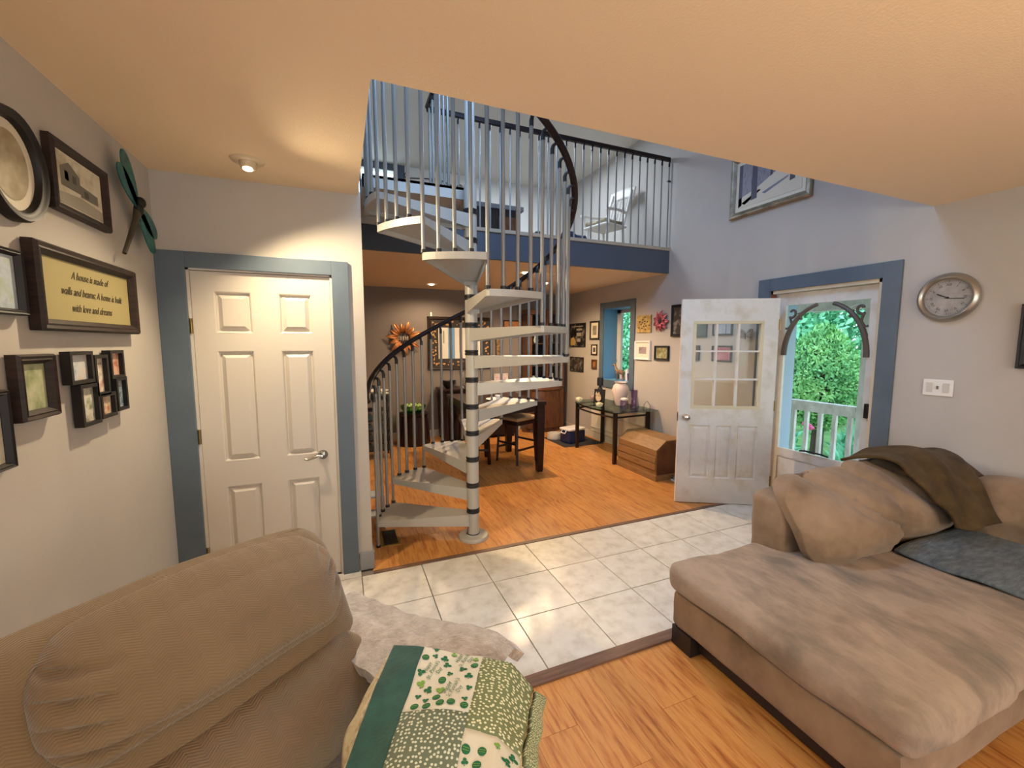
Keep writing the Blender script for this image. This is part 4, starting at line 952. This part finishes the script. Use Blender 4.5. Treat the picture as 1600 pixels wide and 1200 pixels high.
# window sill things
t = thing('deer_figurine', 'small brown deer figurine on the blue window sill', 'figurine', (XR+.10, 5.42, WZ0+.006), -PI/2+.3)
deer = mat('brown_deer', '#7a5a40', .6, var=('#5d4030', '#9c8060'), scale=20)
MB().ell((0, 0, .13), (.075, .035, .04)).tube([(-.06, 0, .15), (-.085, 0, .20), (-.095, 0, .23)], [.026, .018, .016], 8).ell((-.115, 0, .235), (.035, .017, .018)).tube([(.07, 0, .145), (.09, 0, .13)], .01, 6).build('body', deer, t, True)
for x in (-.05, .055):
    for y in (-.018, .018): MB().tube([(x, y, .11), (x+.006, y, .06), (x, y, 0)], [.014, .008, .007], 6).build('leg', deer, t, True)
for y in (-.01, .01): MB().tube([(-.10, y, .25), (-.09, y*3, .29), (-.105, y*4, .33)], .004, 5).build('antler', brass, t, True)
lathed('glass_tumbler', 'blue tinted glass tumbler beside the deer on the sill', 'glass', (XR+.10, 5.17, WZ0+.006), [(.035, 0), (.04, .01), (.045, .12), (.041, .12), (.036, .015), (.001, .012)], purpleglass)
lathed('white_candle', 'white candle behind the deer on the window sill', 'candle', (XR+.14, 5.29, WZ0+.006), [(.03, 0), (.03, .17), (.008, .175), (.003, .19)], white_c, 16)
# oak chest with a faceted lid
t = thing('wooden_chest', 'golden oak blanket chest with a faceted lid beside the open door', 'chest', (3.60, 4.12, 0), 0)
cx0, cx1, cy0, cy1 = -.25, .25, -.36, .36
MB().box(cx0, cx1, cy0, cy1, .06, .30).build('body', oak, t)
MB().box(cx0-.015, cx1+.015, cy0-.015, cy1+.015, 0, .07, .006).build('plinth', oak, t)
for z in (.13, .215): MB().box(cx0-.014, cx0+.002, cy0+.004, cy1-.004, z, z+.074, .005).build('board', oak, t)
MB().prism([(cx0, .305), (cx1, .305), (cx1, .38), (cx1-.10, .475), (cx0+.10+.04, .475), (cx0, .37)], 'y', cy0, cy1).build('lid', oak, t)
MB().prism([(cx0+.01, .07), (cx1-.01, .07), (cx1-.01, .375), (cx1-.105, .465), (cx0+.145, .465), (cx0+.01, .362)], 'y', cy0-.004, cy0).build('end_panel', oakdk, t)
# shoes
shm = mat('grey_trainer', '#5f6770', .7, var=('#434a52', '#8b9299'), scale=20)
def shoe(label, x, y, rz):
    t = thing('shoe', label, 'shoe', (x, y, .004), rz, 'pair of grey trainers by the chest')
    def sec(u, v):
        L = .27; xx = -.13+L*u; wdt = (.036+.012*math.sin(u*PI))*(1 if u < .85 else 1-(u-.85)*3)*(1 if u > .08 else .75+u*3); hgt = .085-.045*max(0, u-.25)/.75 if u < .97 else .03
        a = v*PI; return (xx, -wdt*math.cos(a), .022+hgt*math.sin(a)**.8)
    MB().grid(sec, 16, 12).build('upper', shm, t, True)
    MB().cushion(-.137, .145, -.046, .046, 0, .028, .013, n=6).build('sole', white_c, t, True)
    for i in range(4): MB().tube([(.0+i*.022, -.02, .100-.008*i), (.0+i*.022, .02, .100-.008*i)], .003, 4).build('lace', white_c, t)
shoe('grey trainer beside the oak chest, nearer the chest', 3.66, 3.64, 2.9); shoe('grey trainer beside the door, nearer the viewer', 3.60, 3.51, 2.8)
# cooler, bowl and mat
o = MB().box(-.36, .36, -.30, .42, 0, .008, .002).build('floor_mat', mat('dark_mat', '#35302e', .9), None); o.location = (3.50, 5.85, .004); tag(o, 'dark rectangular floor mat under the cooler and pet bowl', 'mat')
t = thing('cooler', 'small navy blue picnic cooler with a white lid', 'cooler', (3.44, 5.82, .012), math.radians(12))
MB().cushion(-.17, .17, -.12, .12, 0, .20, .02, n=6).build('body', mat('navy_plastic', '#232c52', .35), t, True)
MB().cushion(-.18, .18, -.13, .13, .20, .245, .018, n=6).build('lid', white_c, t, True)
MB().tube([(-.18, -.05, .21), (-.21, -.05, .17), (-.21, .05, .17), (-.18, .05, .21)], .010, 6).build('handle', white_c, t, True)
lathed('pet_bowl', 'cream pet bowl on the dark mat beside the cooler', 'bowl', (3.28, 6.15, .012), [(.125, 0), (.13, .01), (.115, .095), (.10, .095), (.09, .03), (.001, .03)], mat('cream_glaze', '#cfc6b6', .35), 30)

# ------------------------------------------------------------ sectional sofa
sf = thing('sectional_sofa', 'large tan microfibre sectional sofa with a chaise at the lower right', 'sofa', (2.7, .5, 0))
ox, oy = 2.7, .5
def loc_box(x0, x1, y0, y1): return x0-ox, x1-ox, y0-oy, y1-oy
MB().cushion(*loc_box(1.60, 2.86, .64, 1.64), .105, .305, .03, puff=(.006, .006, 0), wr=.004, wf=6).build('chaise_base', microfib, sf, True)
MB().cushion(*loc_box(1.575, 2.87, .60, 1.665), .30, .46, .055, puff=(.012, .012, .03), wr=.022, wf=3.2, seed=2, n=26).build('chaise_cushion', chaise_m, sf, True)
MB().box(*loc_box(1.66, 2.80, .70, 1.58), .02, .11).build('plinth', plinth, sf)
for x, y in ((1.60, 1.50), (1.60, .65), (2.7, 1.50), (2.7, .65)):
    MB().prism([(x-ox, y-oy), (x-ox+.13, y-oy), (x-ox+.13, y-oy+.13), (x-ox, y-oy+.13)], 'z', 0.004, .108).build('foot', plinth, sf)
MB().cushion(*loc_box(2.88, 3.90, .28, 1.64), .06, .30, .03, wr=.004).build('seat_base', microfib, sf, True)
MB().cushion(*loc_box(2.885, 3.55, .26, 1.30), .30, .455, .05, puff=(.01, .01, .015), wr=.012, wf=4, n=18).build('seat_cushion', microfib, sf, True)
MB().cushion(*loc_box(2.19, 3.90, 1.44, 1.67), .31, .765, .05, wr=.012, wf=4, n=20).build('back_frame', microfib, sf, True)
MB().cushion(*loc_box(3.55, 3.90, -.6, 1.46), .06, .765, .06, wr=.012, wf=4, n=20).build('side_back_frame', microfib, sf, True)
# slumped back pillows: param surfaces leaning over the frame
def pillow(x0, x1, yb, yt, z0, z1, th, seed, sag=0, skew=0, n=30):
    m_ = MB(); m_.cushion(-.5, .5, -.5, .5, -.5, .5, .24, n=n)
    for v in m_.bm.verts:
        p = v.co; u, w_, d = p.x+.5, p.z+.5, p.y
        edge = (1-(2*p.x)**4)*(1-(2*p.z)**4)
        X = x0+(x1-x0)*u+skew*(w_-.5); Z_ = z0+(z1-z0)*w_-sag*math.sin(PI*u)*w_
        Y = yb+(yt-yb)*w_**1.3
        t_ = th*(.35+.65*max(0, edge))
        f = noise.noise(Vector((u*3+seed, w_*2.2, 0)))*.030+noise.noise(Vector((u*7+w_*5+seed*2, w_*4-u*3, 1)))*.012
        f += -.034*math.exp(-((u*.8+w_*.6-.95+.06*math.sin(seed))/.03)**2)-.032*math.exp(-((u-.35-.4*(1-w_))/.03)**2)*w_
        # lower front bulges and rests on the seat
        Y += d*t_*1.0-(d < 0)*(.09*math.sin(PI*min(1, (1-w_)*1.15))*min(1, .25+u/.35)+f)
        v.co = Vector((X-ox, Y-oy, Z_+.02*f/.05*(w_ > .5)))
    return m_
pillow(2.19, 2.96, 1.31, 1.56, .45, .86, .22, 1.3, sag=.0).build('back_cushion', microfib, sf, True)
pillow(2.84, 3.52, 1.32, 1.56, .45, .885, .20, 4.1, sag=.01, skew=-.1).build('back_cushion', microfib, sf, True)
def rotcush():
    m_ = MB(); m_.cushion(-.5, .5, -.5, .5, -.5, .5, .22, n=22)
    for v in m_.bm.verts:
        p = v.co; u, w_, d = p.x+.5, p.z+.5, p.y
        f = noise.noise(Vector((u*3, w_*2.5, 5)))*.05
        v.co = Vector((3.60+.10*w_+d*.2-(d < 0)*(.07*math.sin(PI*w_)+f)-ox, .35+.95*(1-u)-oy, .45+.36*w_))
    return m_
rotcush().build('back_cushion', microfib, sf, True)

greyb = mat('slate_plush_blanket', '#5f6669', .95, var=('#4a5256', '#6c7375'), scale=14, stretch=(1, 3, 1), sheen=.1, bump=.4, bscale=40, spec=.1)
def bl(u, v):
    x = 2.79+.90*u; y = 1.24-.96*v
    return (x, y, .494+.010*noise.noise(Vector((x*6, y*6, 0)))+.006*math.sin(x*3+y*14)-.012*math.exp(-(u/.05)**2))
o = MB().grid(bl, 46, 46).build('blanket', greyb, None, True); o.modifiers.new('s', 'SOLIDIFY').thickness = .014
tag(o, 'slate grey plush blanket spread on the sofa seat beside the chaise', 'blanket')
throw = mat('brown_fleece_throw', '#4b3a26', .95, var=('#3a2c18', '#57452c'), scale=7, sheen=.05, bump=.3, bscale=70, spec=.1)
def th(u, v):
    # from behind the corner over the cushions, hanging down the front
    x = 3.0+.22*v+u*(.62-.05*v); s = v
    if s < .3: q = s/.3; y = 1.66-.20*q; z = .865+.06*math.sin(q*PI/2)
    else: q = (s-.3)/.7; y = 1.46-.32*q**.8-.02; z = .925-.33*q**1.25
    f = .030*noise.noise(Vector((x*5, s*3, 2)))+.020*math.sin(x*22+s*7)*(.3+.7*s)
    z += .045*math.exp(-((u-.45)/.22)**2)*(1-s)+f*.6
    y -= abs(f)+.05*math.sin(PI*u)*s
    x -= .10*s*(1-u)
    return (x, y, z)
o = MB().grid(th, 50, 50).build('throw_blanket', throw, None, True); md = o.modifiers.new('s', 'SOLIDIFY'); md.thickness = .018
tag(o, 'dark olive brown fleece throw draped over the sofa corner back', 'throw')

# ------------------------------------------------------------ recliner
RT = math.radians(36.5)
rl = thing('recliner', 'brown chenille recliner with herringbone cushions at the lower left', 'armchair', (-.05, .964, 0), RT)
# local frame: x to the viewer's right, y backwards (away), front at -y
def lean(y0, z0, k=.62): return lambda z: y0+(z-z0)*k
def backpiece(x0, x1, z0, z1, y_front, k, th_, r, puff, seed, wr=.015, folds=True, n=24, top=0):
    m_ = MB(); m_.cushion(x0, x1, -th_/2, th_/2, z0, z1, r, puff=puff, n=n)
    for v in m_.bm.verts:
        p = v.co; u = (p.x-x0)/(x1-x0); w_ = (p.z-z0)/(z1-z0)
        z = p.z+top*math.sin(PI*max(0, min(1, u)))*w_
        f = wr*noise.noise(Vector((p.x*5+seed, z*6, p.y*4)))
        if folds and p.y < 0:
            for i in range(4):
                c0 = .82-.2*i
                e = max(0, 1-abs(u-.06)/.16) if i != 3 else max(0, 1-abs(u-.1)/.22)
                f -= .030*math.exp(-((w_-c0-.5*(u-.06)*(-1))/.035)**2)*e
                e2 = max(0, 1-abs(u-.95)/.08); f -= .026*math.exp(-((w_-c0-1.2*(u-.95))/.045)**2)*e2
        v.co = Vector((p.x, p.y+y_front+(z-.48)*k-(f if p.y < 0 else -f)*-1*(-1), z))
    return m_
K = .62
yb = lambda z: .165+(z-.48)*K
backpiece(-.46, .345, .40, .952, .30, K, .17, .06, (0, .01, .0), 3, folds=False, top=.02).build('back_shell', recl_m, rl, True)
backpiece(-.375, .305, .735, .965, .205, K, .18, .085, (.01, .03, .008), 1, wr=.012, top=.022, n=34).build('head_pillow', recl_m, rl, True)
backpiece(-.36, .315, .44, .675, .225, K, .15, .05, (.01, .03, .0), 7, wr=.012, folds=False).build('lumbar_cushion', recl_m, rl, True)
MB().cushion(-.36, .31, -.30, .20, .30, .48, .06, puff=(0, .01, .03), wr=.01, n=18).build('seat_cushion', recl_m, rl, True)
MB().cushion(-.62, .50, -.22, .34, .05, .31, .04, wr=.004).build('base', recl_m, rl, True)
for s in (-1, 1): MB().cushion(*((.325, .54) if s > 0 else (-.64, -.38)), -.22, .24, .12, .60, .085, puff=(.005, .01, .015), wr=.008, n=16).build('armrest', recl_m, rl, True)
MB().cushion(-.34, .30, -.33, -.26, .10, .40, .03, wr=.004).build('footrest', recl_m, rl, True)
MB().tube([(.54, -.06, .40), (.565, -.12, .46), (.57, -.23, .42)], .02, 8).build('lever', darkwood, rl, True)
RM = Matrix.Translation((-.05, .964, 0)) @ Matrix.Rotation(RT, 4, 'Z')
def armz(x, y):
    """height of cloth lying over the right arm (local coords)"""
    c = .46; d = abs(x-c)
    z = .628-.10*max(0, d-.10)**1.0*4*(max(0, d-.10)/.12) if d < .22 else .58-.9*(d-.22)
    return z
fleece = mat('beige_sheepskin_fleece', '#b9ab98', .95, var=('#a09280', '#c6b9a6'), scale=22, sheen=.5, bump=1, bscale=60, spec=.1)
o = MB()
def fl_top(u, v):
    xo = .46+.20*u; x = .25+(xo-.25)*v-.05*u*(1-v); y = .47-.64*u+.04*v*u
    z = .66-.02*(2*v-1)**2-.06*max(0, v-.85)/.15
    if u < .3: z += .04*(1-u/.3)
    z -= .05*(max(0, u-.84)/.16)**2
    n_ = noise.noise(Vector((x*25, y*25, 0)))*.008+noise.noise(Vector((x*7, y*7, 3)))*.012
    return RM @ Vector((x, y, z+n_))
def thick_sheet(fn, nu, nv, t_, name, m, rough=.0):
    mb = MB().grid(fn, nu, nv); ob = mb.build(name, m, None, True)
    s = ob.modifiers.new('s', 'SOLIDIFY'); s.thickness = t_; s.offset = -1
    b = ob.modifiers.new('b', 'BEVEL'); b.width = t_*.35; b.segments = 3; b.limit_method = 'ANGLE'; b.angle_limit = math.radians(50)
    return ob
o = thick_sheet(fl_top, 40, 24, .035, 'fleece_throw', fleece); tag(o, 'thick pale beige fleece folded over the recliner arm under the quilt', 'throw')
# quilt: local sheet; u across the arm end to end of the stripes, v down towards the viewer
def quilt_s(u, v, off=0):
    """u 0..1 from the dark green hem (left) to the olive edge (right), v 0..1 from the far fold to the near hem"""
    wx = .124+.351*u-.150*v          # world-ish plan position
    wy = 1.26-.26*u-.345*v+.115*u*v
    z = .70
    z += .018*math.sin(PI*u)-.05*max(0, u-.86)/.14*1.0
    z -= .05*max(0, v-.62)**1.6+.03*(1-min(1, v/.07))
    z += .008*noise.noise(Vector((u*5, v*5, 1)))+.010*math.sin(u*9+v*4)*.6
    return Vector((wx, wy, z+off))
qroot = thing('quilt', 'green shamrock patchwork quilt folded over the recliner arm', 'quilt', (0, 0, 0))
qg = mat('dark_green_cotton', '#1f4a3e', .9, var=('#1b4237', '#275648'), scale=20, bump=.2, bscale=120, sheen=.2)
qw = mat('cream_shamrock_cotton', '#d8d2bb', .9, bump=.1, bscale=80)
qo = dots('olive_dotted_cotton', '#78805a', '#dcdcb4', 34, .27)
q2 = dots('grey_green_dotted_cotton', '#6f7862', '#d3d6bb', 34, .27)
def patch(u0, u1, v0, v1, m, name='patch', nu=14, nv=14, drop=0, offz=0):
    mb = MB(); f_ = lambda a, b: quilt_s(u0+(u1-u0)*a, v0+(v1-v0)*b, offz)
    mb.grid(f_, nu, nv)
    ul = mb.bm.loops.layers.uv.verify()
    for f in mb.bm.faces:
        for l in f.loops: a, b = l[ul].uv; l[ul].uv = (u0+(u1-u0)*a, (v0+(v1-v0)*b)*1.0)
    ob = mb.build(name, m, qroot, True); s = ob.modifiers.new('s', 'SOLIDIFY'); s.thickness = .012; s.offset = -1; return ob
patch(.0, .235, -.02, 1.4, qg, nv=30)
patch(.235, .66, .02, .68, qw, nu=20)
patch(.235, .66, .68, 1.4, q2, nu=20)
patch(.66, 1.0, .0, .80, qo)
patch(.66, 1.0, .80, 1.4, qw)
patch(.30, .66, -.06, .02, q2)
# folded layers hanging at the arm end
def drop_layer(e, zt, zb, m, name, v0=.08, v1=.82):
    def fn(a, b):
        p = quilt_s(1.0, v0+(v1-v0)*a); bul = e+.03*math.sin(PI*b)+.003*math.sin(a*14+b*3)
        return Vector((p.x+bul*.85, p.y-.25*bul, zt+(p.z-.012-zt)*(1-b)-(zt-zb)*0+(zb-zt)*b if b > 0 else p.z-.008))
    ob = MB().grid(fn, 20, 10).build(name, m, qroot, True); s = ob.modifiers.new('s', 'SOLIDIFY'); s.thickness = .014; return ob
drop_layer(.012, .66, .585, qo, 'folded_layer')
drop_layer(-.005, .62, .50, mat('mushroom_print_cotton', '#a8946a', .9, var=('#3c2c20', '#c9b98a', '#6d5a3c', '#d8cda8'), scale=26), 'folded_layer', .12, .80)
def liner(a, b):
    p = quilt_s(0, .1+.9*a); return Vector((p.x-.012-.055*b*math.sin(PI*(.15+.85*a)), p.y-.0*b, p.z-.02-.06*b+.01*math.sin(a*13)))
ob = MB().grid(liner, 20, 6).build('folded_layer', mat('cream_floral_lining', '#c0a87e', .9, var=('#b09468', '#d6c69a', '#a8805c'), scale=24), qroot, True); ob.modifiers.new('s', 'SOLIDIFY').thickness = .012
# printed motifs on the cream patch, mapped on the cloth
def map_print(polys, m, name):
    mb = MB()
    for poly in polys:
        vs = [mb.bm.verts.new(quilt_s(a, b, .0016)) for a, b in poly]
        try: mb.bm.faces.new(vs)
        except ValueError: pass
    ob = mb.build(name, m, qroot, kind='stuff'); return ob
def blob(cu, cv, r, n=10, sq=1): return [(cu+r*math.cos(2*PI*i/n), cv+r*sq*math.sin(2*PI*i/n)) for i in range(n)]
dg, lg = mat('shamrock_green_print', '#1f6a42', .85), mat('light_green_print', '#7aa648', .85)
random.seed(11); P1, P2 = [], []; spots = []
for region in (((.27, .63), (.06, .65), 30), ((.68, .97), (.84, 1.25), 12)):
    for _ in range(600):
        if len([s_ for s_ in spots if region[0][0] <= s_[0] <= region[0][1] and region[1][0] <= s_[1] <= region[1][1]]) >= region[2]: break
        c_ = (random.uniform(*region[0]), random.uniform(*region[1]))
        if any((c_[0]-s_[0])**2+(c_[1]-s_[1])**2 < .0048 for s_ in spots): continue
        if any(abs(c_[0]-a) < .075 and abs(c_[1]-b) < .10 for a, b in ((.35, .30), (.54, .13), (.52, .47))): continue
        spots.append(c_)
for i, (a, b) in enumerate(spots):
    if i % 3 == 0:
        r = .027; P1.append(blob(a, b, r, 12, 1.15))
        P2 += [[(a-r*.7, b+q-.002), (a+r*.7, b+q-.002), (a+r*.7, b+q+.002), (a-r*.7, b+q+.002)] for q in (-.008, .006)]
    else:
        r = .015 if i % 3 == 1 else .011
        for k_ in range(3): t_ = PI/2+k_*2*PI/3+i; (P1 if i % 5 else P2).append(blob(a+r*1.1*math.cos(t_), b+r*1.1*math.sin(t_), r, 8))
        P1.append([(a-.002, b), (a+.002, b), (a+.003, b+r*2.4), (a-.001, b+r*2.4)])
map_print(P1, dg, 'shamrock_print')
map_print([[(x, y) for x, y in p] for p in P2], lg, 'light_print')
for o_ in list(qroot.children):
    if o_.name.startswith('light_print'):
        for v in o_.data.vertices: v.co.z += .0008
def cloth_text(lines, cu, cv, size, ang_):
    cuv = bpy.data.curves.new('tx', 'FONT'); cuv.body = lines; cuv.size = size; cuv.align_x = 'CENTER'; cuv.align_y = 'CENTER'; cuv.resolution_u = 2; cuv.shear = .3
    tmp = bpy.data.objects.new('tmp', cuv); COL.objects.link(tmp); bpy.context.view_layer.update()
    me = bpy.data.meshes.new_from_object(tmp.evaluated_get(bpy.context.evaluated_depsgraph_get())); bpy.data.objects.remove(tmp)
    ca, sa = math.cos(ang_), math.sin(ang_)
    for v in me.vertices:
        x, y = v.co.x, v.co.y
        v.co = quilt_s(cu+(x*ca-y*sa), cv-(x*sa+y*ca)*1.0, .003)
    me.materials.clear(); me.materials.append(dg); me.name = 'lettering'
    ob = bpy.data.objects.new('lettering', me); COL.objects.link(ob); ob.parent = qroot
for cu_, cv_ in ((.35, .30), (.54, .13), (.52, .47)): cloth_text("Happy\nSt. Patrick's\nDay", cu_, cv_, .042, 1.4)

# ------------------------------------------------------------ porch and garden
wood_g = mat('weathered_porch_wood', '#d8d0c4', .7, var=('#c4bbae', '#e6dfd4'), scale=4, stretch=(3, 3, 1))
blue_g = mat('blue_grey_post_paint', '#8fa3b8', .6)
pd = struct('floor.005', MB().box(XT, 5.95, -.5, 6.2, -.22, -.10), wood_g)
struct('ground', MB().box(5.95, 40, -14, 26, -.6, -.5), mat('lawn', '#4f7a38', .95, var=('#3c6329', '#6a9648'), scale=2))
pr = struct('porch_roof', MB().box(XT, 6.1, -1, 6.4, 2.42, 2.48), mat('grey_roof_boards', '#b4bfcc', .7, var=('#a2adba', '#c4ccd6'), scale=3, stretch=(1, 8, 1)))
for y in [i*.6-.8 for i in range(12)]: MB().box(XT, 6.05, y, y+.04, 2.30, 2.42).build('rafter', wood_g, pr)
MB().box(5.62, 5.76, -1, 6.4, 2.02, 2.30).build('beam', wood_g, pr)
t = thing('porch_post', 'wide blue grey porch post on the left beyond the screen door', 'post', (5.70, 3.98, -.10))
MB().box(-.07, .07, -.13, .13, 0, 2.12, .004).build('shaft', blue_g, t); MB().box(-.09, .09, -.135, .15, 0, .12, .004).build('base', blue_g, t)
t = thing('porch_post', 'pale weathered porch post on the right beyond the screen door', 'post', (5.70, 2.93, -.10))
MB().box(-.06, .06, -.06, .06, 0, 2.12, .004).build('shaft', wood_g, t); MB().box(-.08, .08, -.08, .065, 0, .12, .004).build('base', wood_g, t)
t = thing('porch_railing', 'weathered wooden porch railing with pale square balusters', 'railing', (5.70, 3.42, -.10))
MB().box(-.05, .05, -.42, .42, .90, .955, .006).build('top_rail', wood_g, t)
MB().box(-.025, .025, -.42, .42, .82, .90).build('sub_rail', wood_g, t); MB().box(-.03, .03, -.42, .42, .14, .20).build('bottom_rail', wood_g, t)
for i in range(5): MB().box(-.022, .022, -.345+i*.17-.022, -.345+i*.17+.022, .20, .83).build('baluster', wood_g, t)
o = MB().tube([(5.6, 2.98+.95*i/20, 2.06-.05*math.sin(PI*i/20)+.05*math.sin(i*1.1)*.4) for i in range(21)], .005, 5).build('string_light', white_c, None, True); tag(o, 'thin white cable sagging below the porch beam', 'cable')
def leaves(name, n, fn, m, size, parent=None, seed=1, kind='stuff'):
    rnd = random.Random(seed); vs = []; fs = []
    for i in range(n):
        p, nr = fn(rnd); p = Vector(p); nr = Vector(nr).normalized()
        a = Vector((rnd.uniform(-1, 1), rnd.uniform(-1, 1), rnd.uniform(-.4, 1.4))).normalized(); b = nr.cross(a); b.normalize() if b.length > 1e-3 else None
        s = size*rnd.uniform(.6, 1.3); k_ = len(vs)
        vs += [p, p+a*s*.5+b*s*.22+nr*s*.15, p+a*s+nr*s*.3, p+a*s*.5-b*s*.22+nr*s*.15]; fs.append((k_, k_+1, k_+2, k_+3))
    me = bpy.data.meshes.new(name); me.from_pydata([tuple(v) for v in vs], [], fs); me.materials.append(m)
    ob = bpy.data.objects.new(name, me); COL.objects.link(ob)
    if parent: ob.parent = parent
    if kind: ob['kind'] = kind
    return ob
leaf1 = mat('cedar_foliage', '#4f9a4c', .7, var=('#4a8a48', '#84c070', '#b4e08c'), scale=3)
leaf2 = mat('garden_foliage', '#3f9a5c', .7, var=('#4aa46c', '#7cc898', '#b0e6c0'), scale=1.2)
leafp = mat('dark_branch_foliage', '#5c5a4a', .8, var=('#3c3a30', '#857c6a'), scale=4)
t = thing('cedar_tree', 'rounded green cedar tree beyond the porch railing', 'tree', (8.2, 4.95, -.5))
MB().tube([(0, 0, 0), (.05, .02, .7), (0, -.03, 1.6), (0, 0, 2.2)], [.11, .09, .07, .03], 8).tube([(0, 0, .5), (-.1, .15, 1.1), (-.05, .25, 1.5)], [.05, .04, .02], 6).build('trunk', mat('cedar_bark', '#5c4a3c', .9), t, True)
def crown(r):
    u, v_ = r.uniform(0, 2*PI), math.acos(r.uniform(-1, 1)); rr = r.uniform(.72, 1)
    d = Vector((math.sin(v_)*math.cos(u), math.sin(v_)*math.sin(u), math.cos(v_)))
    taper = 1-.38*max(0, d.z)
    return (d.x*.68*rr*taper, d.y*.68*rr*taper, 1.45+d.z*1.0*rr), d+Vector((0, 0, .3))
leaves('foliage', 14000, crown, leaf1, .075, t, 3)
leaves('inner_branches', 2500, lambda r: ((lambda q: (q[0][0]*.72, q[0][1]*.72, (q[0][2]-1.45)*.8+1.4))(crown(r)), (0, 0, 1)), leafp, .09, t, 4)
for i, (x, y, rx, rz, lab) in enumerate(((13, 8.2, 2.2, 2.8, 'broad leafy tree behind the cedar on the left'), (18.2, 13.0, 2.6, 3.8, 'leafy tree far left beyond the porch'), (12.5, 3.1, 2.0, 2.6, 'leafy tree far right beyond the porch post'), (13, 17.2, 1.9, 3.4, 'leafy tree outside the recessed window'))):
    t = thing('garden_tree', lab, 'tree', (x, y, -.5))
    MB().tube([(0, 0, 0), (.1, 0, 1.5), (0, .1, 3)], [.2, .16, .08], 8).build('trunk', M['cedar_bark'], t, True)
    def cr(r, rx=rx, rz=rz):
        u, v_ = r.uniform(0, 2*PI), math.acos(r.uniform(-1, 1)); rr = r.uniform(.6, 1); d = Vector((math.sin(v_)*math.cos(u), math.sin(v_)*math.sin(u), math.cos(v_)))
        return (d.x*rx*rr, d.y*rx*rr, rz*1.05+d.z*rz*1.25*rr), d+Vector((0, 0, .4))
    leaves('foliage', 15000, cr, leaf2, .22, t, 10+i)
for i, (x, y, lab) in enumerate(((6.7, 4.85, 'leafy plant clump below the railing on the left'), (7.75, 3.9, 'leafy plant clump below the railing in the middle'), (6.7, 3.3, 'leafy plant clump below the railing on the right'), (7.6, 5.9, 'leafy plant clump behind the blue post'))):
    def pl(r):
        u = r.uniform(0, 2*PI); q = math.sqrt(r.random()); return (q*.42*math.cos(u), q*.42*math.sin(u), r.uniform(0, .75)*(1-.4*q)), (math.cos(u), math.sin(u), 1)
    t = thing('garden_plant', lab, 'plant', (x, y, -.5)); leaves('foliage', 900, pl, leaf2, .17, t, 30+i)
    MB().tube([(0, 0, 0), (0, .02, .4)], .012, 5).build('stem', leaf1, t)
t = thing('pink_flower', 'pink garden flower showing between the railing balusters', 'flower', (6.45, 4.03, -.5))
MB().tube([(0, 0, 0), (0, 0, .85)], .008, 5).build('stem', leaf1, t)
pk = mat('pink_petal', '#d8507c', .6)
for i in range(6):
    a = i*PI/3; MB().ell((.05*math.cos(a)*.6, .05*math.sin(a), .88+.03*math.sin(a)), (.03, .04, .03), 8, 6).build('petal', pk, t, True)
